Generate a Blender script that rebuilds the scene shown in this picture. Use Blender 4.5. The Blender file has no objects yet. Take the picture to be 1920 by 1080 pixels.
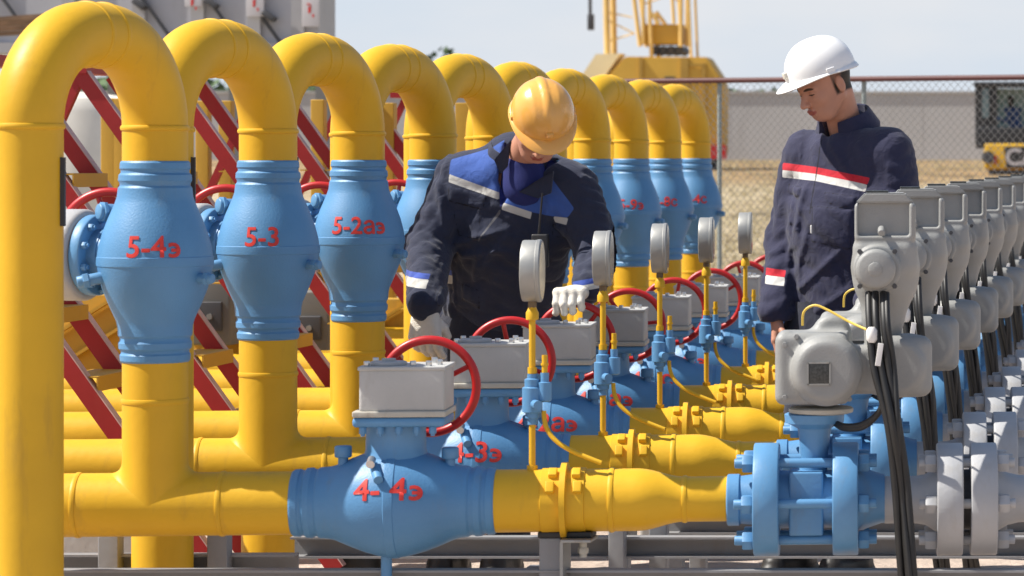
import bpy, bmesh, math, random
import numpy as np
from mathutils import Vector, Matrix
R = math.radians
random.seed(7); RNG = np.random.default_rng(7)
SC = bpy.context.scene
COL = SC.collection

# ------------------------------------------------------------------ camera, world, sun, exposure
EYE = 1.42
cd = bpy.data.cameras.new('camera'); cam = bpy.data.objects.new('camera', cd); COL.objects.link(cam)
cam.location = (0, 0, EYE); cam.rotation_euler = (R(90), 0, 0)
cd.lens = 112.5; cd.sensor_width = 36; cd.shift_x = (960 - 2212) / 1920; cd.shift_y = (293 - 540) / 1920
cd.clip_start = .1; cd.clip_end = 6000
cd.dof.use_dof = True; cd.dof.focus_distance = 9.6; cd.dof.aperture_fstop = 8.0
SC.camera = cam
w = bpy.data.worlds.new("World"); SC.world = w; w.use_nodes = True
nt = w.node_tree; bg = nt.nodes['Background']
sky = nt.nodes.new('ShaderNodeTexSky'); sky.sky_type = 'NISHITA'; sky.sun_disc = False
SUN_EL = 52
sky.sun_elevation = R(SUN_EL); sky.sun_rotation = R(-99); sky.air_density = 1.0; sky.dust_density = 1.0; sky.ozone_density = 1.0
# milky summer haze low over the horizon, with faint thin cloud
tcw = nt.nodes.new('ShaderNodeTexCoord'); sx = nt.nodes.new('ShaderNodeSeparateXYZ'); nt.links.new(tcw.outputs['Generated'], sx.inputs[0])
hz = nt.nodes.new('ShaderNodeMapRange'); hz.inputs[1].default_value = .06; hz.inputs[2].default_value = .22; hz.inputs[3].default_value = .97; hz.inputs[4].default_value = .06; nt.links.new(sx.outputs[2], hz.inputs[0])
cn = nt.nodes.new('ShaderNodeTexNoise'); cn.inputs['Scale'].default_value = 9; cn.inputs['Detail'].default_value = 5; cm = nt.nodes.new('ShaderNodeMapping'); cm.inputs['Scale'].default_value = (1, 1, 3.5)
nt.links.new(tcw.outputs['Generated'], cm.inputs[0]); nt.links.new(cm.outputs[0], cn.inputs['Vector'])
cr = nt.nodes.new('ShaderNodeValToRGB'); nt.links.new(cn.outputs[0], cr.inputs[0]); K = 7.2
cr.color_ramp.elements[0].position = .35; cr.color_ramp.elements[0].color = (.69 * K, .765 * K, .86 * K, 1); cr.color_ramp.elements[1].position = .7; cr.color_ramp.elements[1].color = (.80 * K, .82 * K, .86 * K, 1)
wm = nt.nodes.new('ShaderNodeMix'); wm.data_type = 'RGBA'; nt.links.new(hz.outputs[0], wm.inputs[0]); nt.links.new(sky.outputs[0], wm.inputs[6]); nt.links.new(cr.outputs[0], wm.inputs[7])
nt.links.new(wm.outputs[2], bg.inputs[0]); bg.inputs[1].default_value = .088
sd = bpy.data.lights.new('sun', 'SUN'); sd.energy = 5.0; sd.angle = R(.5); sd.color = (1, .95, .87)
sun = bpy.data.objects.new('sun', sd); COL.objects.link(sun)
SUN_AZ = R(9)
sdir = Vector((-math.cos(R(SUN_EL)) * math.cos(SUN_AZ), -math.cos(R(SUN_EL)) * math.sin(SUN_AZ), math.sin(R(SUN_EL))))
sun.rotation_euler = sdir.to_track_quat('Z', 'Y').to_euler(); sun.location = (-5, 5, 12)
SC.view_settings.view_transform = 'Standard'; SC.view_settings.look = 'None'
SC.view_settings.exposure = .64; SC.view_settings.gamma = 1

# ------------------------------------------------------------------ materials
def mat(name, col, rough=.5, metal=0, bump=0, bscale=60, var=.0, vscale=3, spec=.5, coat=0, dirt=None, dscale=6, damt=.0, alpha=1):
    m = bpy.data.materials.new(name); m.use_nodes = True
    n = m.node_tree.nodes; l = m.node_tree.links; b = n['Principled BSDF']
    b.inputs['Base Color'].default_value = (*col, 1); b.inputs['Roughness'].default_value = rough
    b.inputs['Metallic'].default_value = metal; b.inputs['Specular IOR Level'].default_value = spec
    b.inputs['Coat Weight'].default_value = coat
    tc = n.new('ShaderNodeTexCoord'); out = None
    if var or damt:
        nz = n.new('ShaderNodeTexNoise'); nz.inputs['Scale'].default_value = vscale; nz.inputs['Detail'].default_value = 6
        l.new(tc.outputs['Object'], nz.inputs['Vector'])
        mr = n.new('ShaderNodeMapRange'); mr.inputs[1].default_value = .3; mr.inputs[2].default_value = .7
        mr.inputs[3].default_value = 1 - var; mr.inputs[4].default_value = 1 + var
        l.new(nz.outputs[0], mr.inputs[0])
        mx = n.new('ShaderNodeMix'); mx.data_type = 'RGBA'; mx.blend_type = 'MULTIPLY'; mx.inputs[0].default_value = 1
        mx.inputs[6].default_value = (*col, 1); l.new(mr.outputs[0], mx.inputs[7]); out = mx.outputs[2]
        if damt:
            n2 = n.new('ShaderNodeTexNoise'); n2.inputs['Scale'].default_value = dscale; n2.inputs['Detail'].default_value = 9; n2.inputs['Roughness'].default_value = .7
            mp = n.new('ShaderNodeMapping'); mp.inputs['Scale'].default_value = (1, 1, .18)
            l.new(tc.outputs['Object'], mp.inputs[0]); l.new(mp.outputs[0], n2.inputs['Vector'])
            m2 = n.new('ShaderNodeMapRange'); m2.inputs[1].default_value = .56; m2.inputs[2].default_value = .75; m2.inputs[4].default_value = damt
            l.new(n2.outputs[0], m2.inputs[0])
            mm = n.new('ShaderNodeMix'); mm.data_type = 'RGBA'; l.new(m2.outputs[0], mm.inputs[0]); l.new(out, mm.inputs[6])
            mm.inputs[7].default_value = (*(dirt or (.1, .08, .05)), 1); out = mm.outputs[2]
            m3 = n.new('ShaderNodeMapRange'); m3.inputs[3].default_value = rough - .06; m3.inputs[4].default_value = rough + .12
            l.new(nz.outputs[0], m3.inputs[0]); l.new(m3.outputs[0], b.inputs['Roughness'])
        l.new(out, b.inputs['Base Color'])
    if bump:
        nb = n.new('ShaderNodeTexNoise'); nb.inputs['Scale'].default_value = bscale; nb.inputs['Detail'].default_value = 4
        l.new(tc.outputs['Object'], nb.inputs['Vector'])
        bp = n.new('ShaderNodeBump'); bp.inputs['Strength'].default_value = bump; bp.inputs['Distance'].default_value = .004
        l.new(nb.outputs[0], bp.inputs['Height']); l.new(bp.outputs[0], b.inputs['Normal'])
    return m
M = {}
M['yellow'] = mat('yellow_paint', (.66, .378, .019), .44, spec=.28, bump=.16, bscale=45, var=.08, vscale=4, dirt=(.38, .22, .04), dscale=11, damt=.5)
M['yellow2'] = mat('dull_yellow_paint', (.48, .27, .02), .55, bump=.1, var=.08, dirt=(.25, .15, .05), damt=.4)
M['blue'] = mat('blue_cast_paint', (.082, .232, .435), .45, bump=.2, bscale=190, var=.09, vscale=6, dirt=(.14, .2, .25), dscale=12, damt=.4)
M['blue_s'] = mat('blue_smooth_paint', (.095, .25, .45), .42, bump=.15, bscale=70, var=.07, vscale=7, dirt=(.16, .17, .17), dscale=14, damt=.4)
M['red'] = mat('red_paint', (.44, .010, .010), .36, bump=.1, bscale=60, var=.08, vscale=9, dirt=(.25, .03, .02), damt=.3)
M['redsteel'] = mat('red_steel_paint', (.30, .004, .005), .5, bump=.15, bscale=40, var=.1, vscale=5, dirt=(.3, .06, .04), damt=.3)
M['redtext'] = mat('red_stencil_paint', (.60, .035, .025), .5, var=.1, vscale=60)
M['grey'] = mat('light_grey_cast', (.44, .44, .425), .55, bump=.2, bscale=160, var=.09, vscale=8, dirt=(.30, .26, .20), dscale=24, damt=.4)
M['greyact'] = mat('actuator_grey', (.27, .272, .262), .5, bump=.22, bscale=190, var=.10, vscale=8, dirt=(.28, .25, .21), dscale=14, damt=.5)
M['greyflange'] = mat('flange_grey', (.385, .39, .40), .5, bump=.2, bscale=80, var=.06, vscale=8, dirt=(.3, .26, .2), dscale=12, damt=.4)
M['steel'] = mat('grey_frame_paint', (.25, .25, .255), .55, bump=.2, bscale=50, var=.08, vscale=5, dirt=(.2, .15, .1), damt=.35)
M['beige'] = mat('base_plate_grey', (.45, .43, .37), .6, bump=.2, bscale=60, var=.1, dirt=(.2, .12, .06), damt=.5)
M['gauge'] = mat('gauge_case', (.32, .32, .305), .45, metal=.5, var=.06, vscale=20, dirt=(.24, .18, .11), dscale=22, damt=.6, bump=.1, bscale=60)
M['dial'] = mat('dial_face', (.75, .75, .73), .4)
M['glassd'] = mat('gauge_glass', (.18, .2, .22), .08)
M['brass'] = mat('dull_brass', (.16, .11, .06), .5, metal=.4, var=.15)
M['black'] = mat('black_rubber', (.014, .013, .012), .5, var=.2, vscale=30)
M['black2'] = mat('black_strip', (.02, .02, .022), .5)
M['ywire'] = mat('yellow_wire', (.75, .52, .08), .5)
M['tag'] = mat('white_tag', (.75, .73, .7), .6)
M['plate'] = mat('dark_label_plate', (.05, .052, .05), .35, metal=.3, var=.5, vscale=150)
M['chrome'] = mat('bright_bolt', (.6, .6, .6), .3, metal=.8)
M['concrete'] = mat('concrete', (.38, .37, .35), .9, bump=.5, bscale=25, var=.1, vscale=2, dirt=(.25, .24, .22), damt=.4)
M['rust'] = mat('rusty_brown', (.2, .12, .07), .8, var=.3, vscale=6, bump=.4)
M['cladding'] = mat('grey_cladding', (.42, .415, .44), .55, var=.07, vscale=1.5, dirt=(.22, .2, .2), dscale=2, damt=.4)
M['darkgrey'] = mat('dark_grey', (.06, .06, .065), .6, var=.1)
M['placard'] = mat('placard_white', (.55, .52, .53), .5)
M['fencerail'] = mat('fence_rail_brown', (.075, .016, .014), .6, var=.15)
M['fencewire'] = mat('fence_wire', (.16, .155, .15), .7)
M['fencepost'] = mat('fence_post', (.26, .30, .29), .7)
M['catyellow'] = mat('machine_yellow', (.68, .40, .03), .4, var=.08, dirt=(.3, .2, .1), damt=.3)
M['craneyellow'] = mat('crane_yellow', (.62, .37, .05), .5, var=.1, vscale=1, dirt=(.4, .28, .12), dscale=2, damt=.4)
M['glass'] = mat('cab_glass', (.10, .14, .14), .06, spec=.8)
M['boxgrey'] = mat('box_grey', (.15, .145, .13), .6, var=.15)
M['skin'] = mat('skin', (.52, .27, .185), .5, var=.08, vscale=25, bump=.1, bscale=200)
M['hair'] = mat('hair', (.02, .014, .01), .7, bump=.6, bscale=180)
M['glove'] = mat('knit_glove', (.72, .68, .60), .95, bump=1.0, bscale=260, var=.08, vscale=30, dirt=(.4, .36, .3), dscale=30, damt=.3)
M['helmet_o'] = mat('orange_helmet', (.80, .40, .085), .22, var=.05, vscale=14, coat=.3, dirt=(.5, .25, .08), dscale=25, damt=.4)
M['helmet_w'] = mat('white_helmet', (.83, .82, .80), .3, var=.03, vscale=14, coat=.2)
M['boot'] = mat('boot_leather', (.018, .016, .015), .5, bump=.3)
M['tshirt'] = mat('blue_tshirt', (.012, .02, .13), .85, bump=.3, bscale=300)
M['lip'] = mat('lips', (.33, .10, .08), .5)
M['eye'] = mat('eye_lid_dark', (.05, .03, .025), .5)

# ------------------------------------------------------------------ mesh helpers
class MB:
    def __init__(s): s.v = []; s.f = []
    def add(s, v, f, mtx=None):
        o = len(s.v)
        if mtx is not None: v = [mtx @ Vector(p) for p in v]
        s.v += [tuple(p) for p in v]; s.f += [tuple(i + o for i in q) for q in f]
        return s
    def lathe(s, prof, mtx=None, seg=48, cap=True):      # prof: (z, r) along +Z
        v = []; f = []; n = len(prof)
        for z, r in prof:
            for k in range(seg):
                a = 2 * math.pi * k / seg; v.append((r * math.cos(a), r * math.sin(a), z))
        for i in range(n - 1):
            for k in range(seg):
                k2 = (k + 1) % seg
                f.append((i * seg + k, i * seg + k2, (i + 1) * seg + k2, (i + 1) * seg + k))
        if cap:
            f.append(tuple(range(seg - 1, -1, -1))); f.append(tuple((n - 1) * seg + k for k in range(seg)))
        return s.add(v, f, mtx)
    def cyl(s, a, b, r, r2=None, seg=24, bev=0):
        a = Vector(a); b = Vector(b); d = b - a; L = d.length
        q = Matrix.Translation(a) @ d.to_track_quat('Z', 'Y').to_matrix().to_4x4()
        r2 = r if r2 is None else r2
        if bev: p = [(0, r - bev), (bev * .35, r - bev * .35), (bev, r), (L - bev, r2), (L - bev * .35, r2 - bev * .35), (L, r2 - bev)]
        else: p = [(0, r), (L, r2)]
        return s.lathe(p, q, seg)
    def box(s, c, d, rz=0, bev=0, mtx=None):
        bm = bmesh.new(); bmesh.ops.create_cube(bm, size=1)
        for v in bm.verts: v.co = Vector((v.co.x * d[0], v.co.y * d[1], v.co.z * d[2]))
        if bev: bmesh.ops.bevel(bm, geom=bm.edges[:], offset=bev, segments=3, profile=.6, affect='EDGES')
        bm.verts.index_update()
        m = Matrix.Translation(Vector(c)) @ Matrix.Rotation(rz, 4, 'Z')
        if mtx is not None: m = m @ mtx
        v = [v.co.copy() for v in bm.verts]; f = [[q.index for q in fc.verts] for fc in bm.faces]; bm.free()
        return s.add(v, f, m)
    def tube(s, pts, r, seg=14, cap=True, closed=False):
        pts = [Vector(p) for p in pts]; n = len(pts); v = []; f = []
        rr = r if isinstance(r, (list, tuple)) else [r] * n
        up = None
        for i, p in enumerate(pts):
            if closed: t = pts[(i + 1) % n] - pts[i - 1]
            else: t = pts[min(i + 1, n - 1)] - pts[max(i - 1, 0)]
            t.normalize()
            if up is None:
                up = Vector((0, 0, 1)) if abs(t.z) < .9 else Vector((0, 1, 0))
            up = (up - t * up.dot(t)).normalized(); sd_ = t.cross(up)
            for k in range(seg):
                a = 2 * math.pi * k / seg; v.append(p + (up * math.cos(a) + sd_ * math.sin(a)) * rr[i])
        m = n if closed else n - 1
        for i in range(m):
            j = (i + 1) % n
            for k in range(seg):
                k2 = (k + 1) % seg; f.append((i * seg + k, i * seg + k2, j * seg + k2, j * seg + k))
        if cap and not closed:
            f.append(tuple(range(seg - 1, -1, -1))); f.append(tuple((n - 1) * seg + k for k in range(seg)))
        return s.add(v, f)
    def torus(s, c, ax, R_, r, seg=72, ts=14):
        q = Vector(ax).to_track_quat('Z', 'Y')
        return s.tube([Vector(c) + q @ Vector((R_ * math.cos(2 * math.pi * k / seg), R_ * math.sin(2 * math.pi * k / seg), 0)) for k in range(seg)], r, ts, closed=True)
    def hexnut(s, a, b, r):
        a = Vector(a); b = Vector(b); d = b - a; L = d.length
        q = Matrix.Translation(a) @ d.to_track_quat('Z', 'Y').to_matrix().to_4x4()
        return s.lathe([(0, r * .9), (L * .12, r), (L * .88, r), (L, r * .9)], q, 6)
    def prism(s, poly, y0, y1):          # polygon in XZ extruded in Y
        n = len(poly); v = [(x, y0, z) for x, z in poly] + [(x, y1, z) for x, z in poly]
        f = [tuple(range(n)), tuple(range(2 * n - 1, n - 1, -1))] + [(i, i + n, (i + 1) % n + n, (i + 1) % n) for i in range(n)]
        return s.add(v, f)
    def build(s, name, m, parent=None, loc=None, angle=38, bevel=0):
        me = bpy.data.meshes.new(name); org = Vector(loc) if loc is not None else Vector((0, 0, 0))
        me.from_pydata([Vector(p) - org for p in s.v], [], s.f); 
        bm = bmesh.new(); bm.from_mesh(me); bmesh.ops.recalc_face_normals(bm, faces=bm.faces[:])
        if bevel:
            es = [e for e in bm.edges if len(e.link_faces) == 2 and e.calc_face_angle(0) > R(30)]
            bmesh.ops.bevel(bm, geom=es, offset=bevel, segments=2, affect='EDGES', clamp_overlap=True)
        for e in bm.edges: e.smooth = not (len(e.link_faces) == 2 and e.calc_face_angle(0) > R(angle))
        for fc in bm.faces: fc.smooth = True
        bm.to_mesh(me); bm.free()
        me.materials.append(m)
        o = bpy.data.objects.new(name, me); COL.objects.link(o); o.location = org
        if parent is not None:
            o.parent = parent
            o.location = org - Vector(world_loc(parent))
        return o
def world_loc(o):
    l = Vector(o.location)
    while o.parent is not None: o = o.parent; l = l + Vector(o.location)
    return l
def tag(o, label=None, cat=None, group=None, kind=None):
    if label: o['label'] = label
    if cat: o['category'] = cat
    if group: o['group'] = group
    if kind: o['kind'] = kind
    return o
def empty(name, loc, label, cat, group=None):
    o = bpy.data.objects.new(name, None); o.empty_display_size = .1; COL.objects.link(o); o.location = loc
    return tag(o, label, cat, group)
def copy_tree(o, parent=None):
    c = o.copy(); COL.objects.link(c); c.parent = parent
    for ch in list(o.children): copy_tree(ch, c)
    return c
def px(x, y, Y): return Vector(((x - 2212) * Y / 6000, Y, EYE - (y - 293) * Y / 6000))

# text as mesh, list of (verts, faces) in XY plane, centred
def text_mesh(body, size, bold=.012):
    v = []; f = []; tail = body.endswith('э'); v, f = text_raw(body[:-1] if tail else body, size, bold)
    if tail:
        xm = max(q[0] for q in v) + .07 * size; cv, cf = text_raw('c', size, bold); x0 = min(q[0] for q in cv); x1 = max(q[0] for q in cv); ym = (min(q[1] for q in cv) + max(q[1] for q in cv)) / 2
        yb = min(q[1] for q in v if q[0] < min(k[0] for k in v) + .5 * size); dy = yb - min(q[1] for q in cv)
        n = len(v); v = v + [(xm + (x1 - q[0]), q[1] + dy, q[2]) for q in cv]; f = f + [tuple(i + n for i in q[::-1]) for q in cf]
        wd = x1 - x0; n = len(v); t = .055 * size; yy = ym + dy
        for k in range(4):
            a = xm + wd * (.22 + .17 * k); b = a + wd * .17; v += [(a, yy - t, .0012), (b, yy - t, .0012), (b, yy + t, .0012), (a, yy + t, .0012)]; f.append(tuple(n + 4 * k + i for i in range(4)))
        sh = (min(q[0] for q in v) + max(q[0] for q in v)) / 2; v = [(q[0] - sh, q[1], q[2]) for q in v]
    return v, f
def text_raw(body, size, bold=.012):
    cu = bpy.data.curves.new('t', 'FONT'); cu.body = body; cu.size = size; cu.align_x = 'CENTER'; cu.align_y = 'CENTER'
    cu.resolution_u = 4
    o = bpy.data.objects.new('t', cu); COL.objects.link(o)
    dg = bpy.context.evaluated_depsgraph_get(); me = bpy.data.meshes.new_from_object(o.evaluated_get(dg))
    bpy.data.objects.remove(o)
    bm = bmesh.new(); bm.from_mesh(me); bmesh.ops.remove_doubles(bm, verts=bm.verts[:], dist=size * .0005); xs = [q.co.x for q in bm.verts]; ys = [q.co.y for q in bm.verts]; st = size * .12
    for lo, hi, no in ((min(xs), max(xs), (1, 0, 0)), (min(ys), max(ys), (0, 1, 0))):
        c = lo + st
        while c < hi:
            bmesh.ops.bisect_plane(bm, geom=bm.verts[:] + bm.edges[:] + bm.faces[:], plane_co=(c * no[0], c * no[1], 0), plane_no=no); c += st
    bm.verts.index_update()
    v0 = [tuple(x.co) for x in bm.verts]; f0 = [tuple(q.index for q in fc.verts) for fc in bm.faces]; bm.free(); v = []; f = []
    for k, (dx, dy) in enumerate(((0, 0), (1, 0), (-1, 0), (0, 1), (0, -1), (.7, .7), (-.7, -.7), (.7, -.7), (-.7, .7))):
        f += [tuple(i + len(v) for i in q) for q in f0]; v += [(a[0] + dx * bold * size, a[1] + dy * bold * size, k * .00012) for a in v0]
    return v, f

# ------------------------------------------------------------------ SDF + surface nets
class SDF:
    def __init__(s, lo, hi, h):
        s.lo = np.array(lo, float); s.h = h
        n = np.ceil((np.array(hi) - s.lo) / h).astype(int) + 1; s.n = n
        g = np.meshgrid(*[s.lo[i] + h * np.arange(n[i]) for i in range(3)], indexing='ij')
        s.P = np.stack(g, -1).astype(np.float32).reshape(-1, 3); s.d = np.full(len(s.P), 1e3, np.float32)
    def un(s, d, k=0.0):
        if k <= 0: s.d = np.minimum(s.d, d)
        else:
            hh = np.clip(.5 + .5 * (s.d - d) / k, 0, 1); s.d = s.d * (1 - hh) + d * hh - k * hh * (1 - hh)
        return s
    def sub(s, d, k=0.0):
        if k <= 0: s.d = np.maximum(s.d, -d)
        else:
            hh = np.clip(.5 - .5 * (s.d + d) / k, 0, 1); s.d = s.d * (1 - hh) + (-d) * hh + k * hh * (1 - hh)
        return s
    def cap(s, a, b, r1, r2, fr=None, sc=1.0):   # tapered capsule; fr: unit axis along which the section is squashed by sc
        a = np.array(a, np.float32); b = np.array(b, np.float32); P = s.P
        if fr is not None:
            fr = np.array(fr, np.float32); fr /= np.linalg.norm(fr)
            def tr(q): return q + (q @ fr)[..., None] * fr * (1 / sc - 1)
            a = tr(a[None])[0]; b = tr(b[None])[0]; P = tr(P)
        ab = b - a; L = max(float(ab @ ab), 1e-9); t = np.clip(((P - a) @ ab) / L, 0, 1)
        d = np.linalg.norm(P - (a + t[:, None] * ab), axis=1) - (r1 + (r2 - r1) * t)
        return d * (sc if fr is not None else 1)
    def ell(s, c, r, F=None):
        q = s.P - np.array(c, np.float32)
        if F is not None: q = q @ np.array(F, np.float32).T     # rows of F: local axes
        r = np.array(r, np.float32); k0 = np.linalg.norm(q / r, axis=1); k1 = np.linalg.norm(q / (r * r), axis=1) + 1e-9
        return k0 * (k0 - 1) / k1
    def box(s, c, hd, rr=0.0, F=None):
        q = s.P - np.array(c, np.float32)
        if F is not None: q = q @ np.array(F, np.float32).T
        q = np.abs(q) - (np.array(hd, np.float32) - rr)
        return np.linalg.norm(np.maximum(q, 0), axis=1) + np.minimum(q.max(1), 0) - rr
    def cyly(s, c, r, hy, rr=0.0, ax=1):
        q = s.P - np.array(c, np.float32); o = [i for i in range(3) if i != ax]
        a = np.sqrt(q[:, o[0]] ** 2 + q[:, o[1]] ** 2) - (r - rr); b = np.abs(q[:, ax]) - (hy - rr)
        return np.minimum(np.maximum(a, b), 0) + np.sqrt(np.maximum(a, 0) ** 2 + np.maximum(b, 0) ** 2) - rr
    def mesh(s):
        F = s.d.reshape(s.n); ins = F < 0; nx, ny, nz = s.n - 1
        cs = [(i, j, k) for i in (0, 1) for j in (0, 1) for k in (0, 1)]
        c = {q: F[q[0]:q[0] + nx, q[1]:q[1] + ny, q[2]:q[2] + nz] for q in cs}
        cnt = sum((c[q] < 0).astype(np.int8) for q in cs); act = (cnt > 0) & (cnt < 8)
        idx = -np.ones((nx, ny, nz), int); ai = np.argwhere(act); idx[act] = np.arange(len(ai))
        pos = np.zeros((len(ai), 3)); wgt = np.zeros(len(ai)); cv = {q: c[q][act] for q in cs}
        for q in cs:
            for ax in range(3):
                if q[ax]: continue
                q2 = list(q); q2[ax] = 1; q2 = tuple(q2); a = cv[q]; b = cv[q2]; m = (a < 0) != (b < 0)
                t = np.where(m, a / np.where(m, a - b, 1), 0); p = np.tile(np.array(q, float), (len(ai), 1)); p[:, ax] += t
                pos += p * m[:, None]; wgt += m
        V = s.lo + s.h * (ai + pos / wgt[:, None]); faces = []
        for ax in range(3):
            o = [i for i in range(3) if i != ax]
            sl = [slice(None)] * 3; sl2 = [slice(None)] * 3; sl[ax] = slice(0, -1); sl2[ax] = slice(1, None)
            A = ins[tuple(sl)]; B = ins[tuple(sl2)]; e = np.argwhere(A != B)
            e = e[(e[:, o[0]] > 0) & (e[:, o[1]] > 0) & (e[:, o[0]] < s.n[o[0]] - 1) & (e[:, o[1]] < s.n[o[1]] - 1)]
            if not len(e): continue
            def cell(d0, d1):
                t = e.copy(); t[:, o[0]] -= d0; t[:, o[1]] -= d1; return idx[t[:, 0], t[:, 1], t[:, 2]]
            q = np.stack([cell(1, 1), cell(0, 1), cell(0, 0), cell(1, 0)], 1)
            flip = A[e[:, 0], e[:, 1], e[:, 2]] ^ (ax == 1)
            q[~flip] = q[~flip][:, ::-1]; faces.append(q)
        return V, np.concatenate(faces)
def sdf_obj(name, parts, m, parent=None, org=(0, 0, 0), smooth=1, attrs=None, mats=None):
    """parts: list of (V, F); joined to ONE mesh"""
    V = np.concatenate([p[0] for p in parts]); o = 0; F = []
    for v, f in parts: F.append(f + o); o += len(v)
    F = np.concatenate(F); F = F[(F >= 0).all(1)]
    E = np.concatenate([F[:, [0, 1]], F[:, [1, 2]], F[:, [2, 3]], F[:, [3, 0]]])
    for _ in range(smooth):
        acc = np.zeros_like(V); cnt = np.zeros(len(V)); np.add.at(acc, E[:, 0], V[E[:, 1]]); np.add.at(cnt, E[:, 0], 1)
        V = V * .4 + .6 * acc / np.maximum(cnt, 1)[:, None]
    me = bpy.data.meshes.new(name); me.from_pydata((V - np.array(org)).tolist(), [], F.tolist())
    me.polygons.foreach_set('use_smooth', [True] * len(me.polygons))
    for mm in (mats or [m]): me.materials.append(mm)
    if attrs:
        for k, fn in attrs.items():
            a = me.attributes.new(k, 'FLOAT', 'POINT'); a.data.foreach_set('value', fn(V).astype(np.float32))
    ob = bpy.data.objects.new(name, me); COL.objects.link(ob)
    if parent is not None: ob.parent = parent; ob.location = Vector(org) - world_loc(parent)
    else: ob.location = org
    return ob

# ------------------------------------------------------------------ setting: ground, wall, fence, background
def hgt(Y): 
    t = min(max((Y - 26) / 74, 0), 1); return 1.3 * (t * t * (3 - 2 * t)) if Y < 100 else 1.3
def build_ground():
    mb = MB(); ys = [-60, -20, 0, 6, 12, 20, 26] + [26 + 4 * i for i in range(1, 20)] + [110, 150, 250, 500, 1000, 2500]
    xs = [-2500, -600, -200, -80, -40] + [-30 + 5 * i for i in range(9)] + [40, 80, 300, 1500]
    v = []; f = []
    for y in ys:
        for x in xs: v.append((x, y, hgt(y)))
    n = len(xs)
    for i in range(len(ys) - 1):
        for j in range(n - 1): f.append((i * n + j, i * n + j + 1, (i + 1) * n + j + 1, (i + 1) * n + j))
    mb.add(v, f)
    m = bpy.data.materials.new('ground_soil'); m.use_nodes = True; N = m.node_tree.nodes; L = m.node_tree.links; b = N['Principled BSDF']
    b.inputs['Roughness'].default_value = .95
    tc = N.new('ShaderNodeTexCoord')
    def noise(sc, det, mp=None):
        q = N.new('ShaderNodeTexNoise'); q.inputs['Scale'].default_value = sc; q.inputs['Detail'].default_value = det; q.inputs['Roughness'].default_value = .65
        if mp:
            k = N.new('ShaderNodeMapping'); k.inputs['Scale'].default_value = mp; L.new(tc.outputs['Object'], k.inputs[0]); L.new(k.outputs[0], q.inputs['Vector'])
        else: L.new(tc.outputs['Object'], q.inputs['Vector'])
        return q
    a = noise(1.0, 9, (.9, .35, 1)); r1 = N.new('ShaderNodeValToRGB'); L.new(a.outputs[0], r1.inputs[0])
    e = r1.color_ramp.elements; e[0].position = .36; e[0].color = (.13, .10, .05, 1); e[1].position = .62; e[1].color = (.44, .36, .23, 1)
    e2 = r1.color_ramp.elements.new(.45); e2.color = (.34, .26, .15, 1)
    g = noise(.55, 7, (.5, .28, 1)); gr = N.new('ShaderNodeMapRange'); gr.inputs[1].default_value = .56; gr.inputs[2].default_value = .7; gr.inputs[4].default_value = .7; L.new(g.outputs[0], gr.inputs[0])
    mg = N.new('ShaderNodeMix'); mg.data_type = 'RGBA'; L.new(gr.outputs[0], mg.inputs[0]); L.new(r1.outputs[0], mg.inputs[6]); mg.inputs[7].default_value = (.17, .18, .07, 1)
    # dry strip before the wall is browner
    sp = N.new('ShaderNodeSeparateXYZ'); L.new(tc.outputs['Object'], sp.inputs[0])
    dr = N.new('ShaderNodeMapRange'); dr.inputs[1].default_value = 66; dr.inputs[2].default_value = 72; L.new(sp.outputs[1], dr.inputs[0])
    md = N.new('ShaderNodeMix'); md.data_type = 'RGBA'; md.blend_type = 'MULTIPLY'; L.new(dr.outputs[0], md.inputs[0]); L.new(mg.outputs[2], md.inputs[6]); md.inputs[7].default_value = (.8, .66, .5, 1)
    # paving sand near
    c = noise(6, 8); rc = N.new('ShaderNodeValToRGB'); L.new(c.outputs[0], rc.inputs[0])
    rc.color_ramp.elements[0].position = .3; rc.color_ramp.elements[0].color = (.42, .34, .28, 1); rc.color_ramp.elements[1].position = .7; rc.color_ramp.elements[1].color = (.60, .48, .40, 1)
    wob = N.new('ShaderNodeMath'); wob.operation = 'MULTIPLY_ADD'; L.new(a.outputs[0], wob.inputs[0]); wob.inputs[1].default_value = 3; L.new(sp.outputs[1], wob.inputs[2])
    pr = N.new('ShaderNodeMapRange'); pr.inputs[1].default_value = 20; pr.inputs[2].default_value = 23; L.new(wob.outputs[0], pr.inputs[0])
    mp = N.new('ShaderNodeMix'); mp.data_type = 'RGBA'; L.new(pr.outputs[0], mp.inputs[0]); L.new(rc.outputs[0], mp.inputs[6]); L.new(md.outputs[2], mp.inputs[7])
    L.new(mp.outputs[2], b.inputs['Base Color'])
    bn = noise(9, 8); bp = N.new('ShaderNodeBump'); bp.inputs['Strength'].default_value = .8; bp.inputs['Distance'].default_value = .06
    L.new(bn.outputs[0], bp.inputs['Height']); L.new(bp.outputs[0], b.inputs['Normal'])
    tag(mb.build('ground', m, angle=80), kind='structure')
build_ground()

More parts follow.
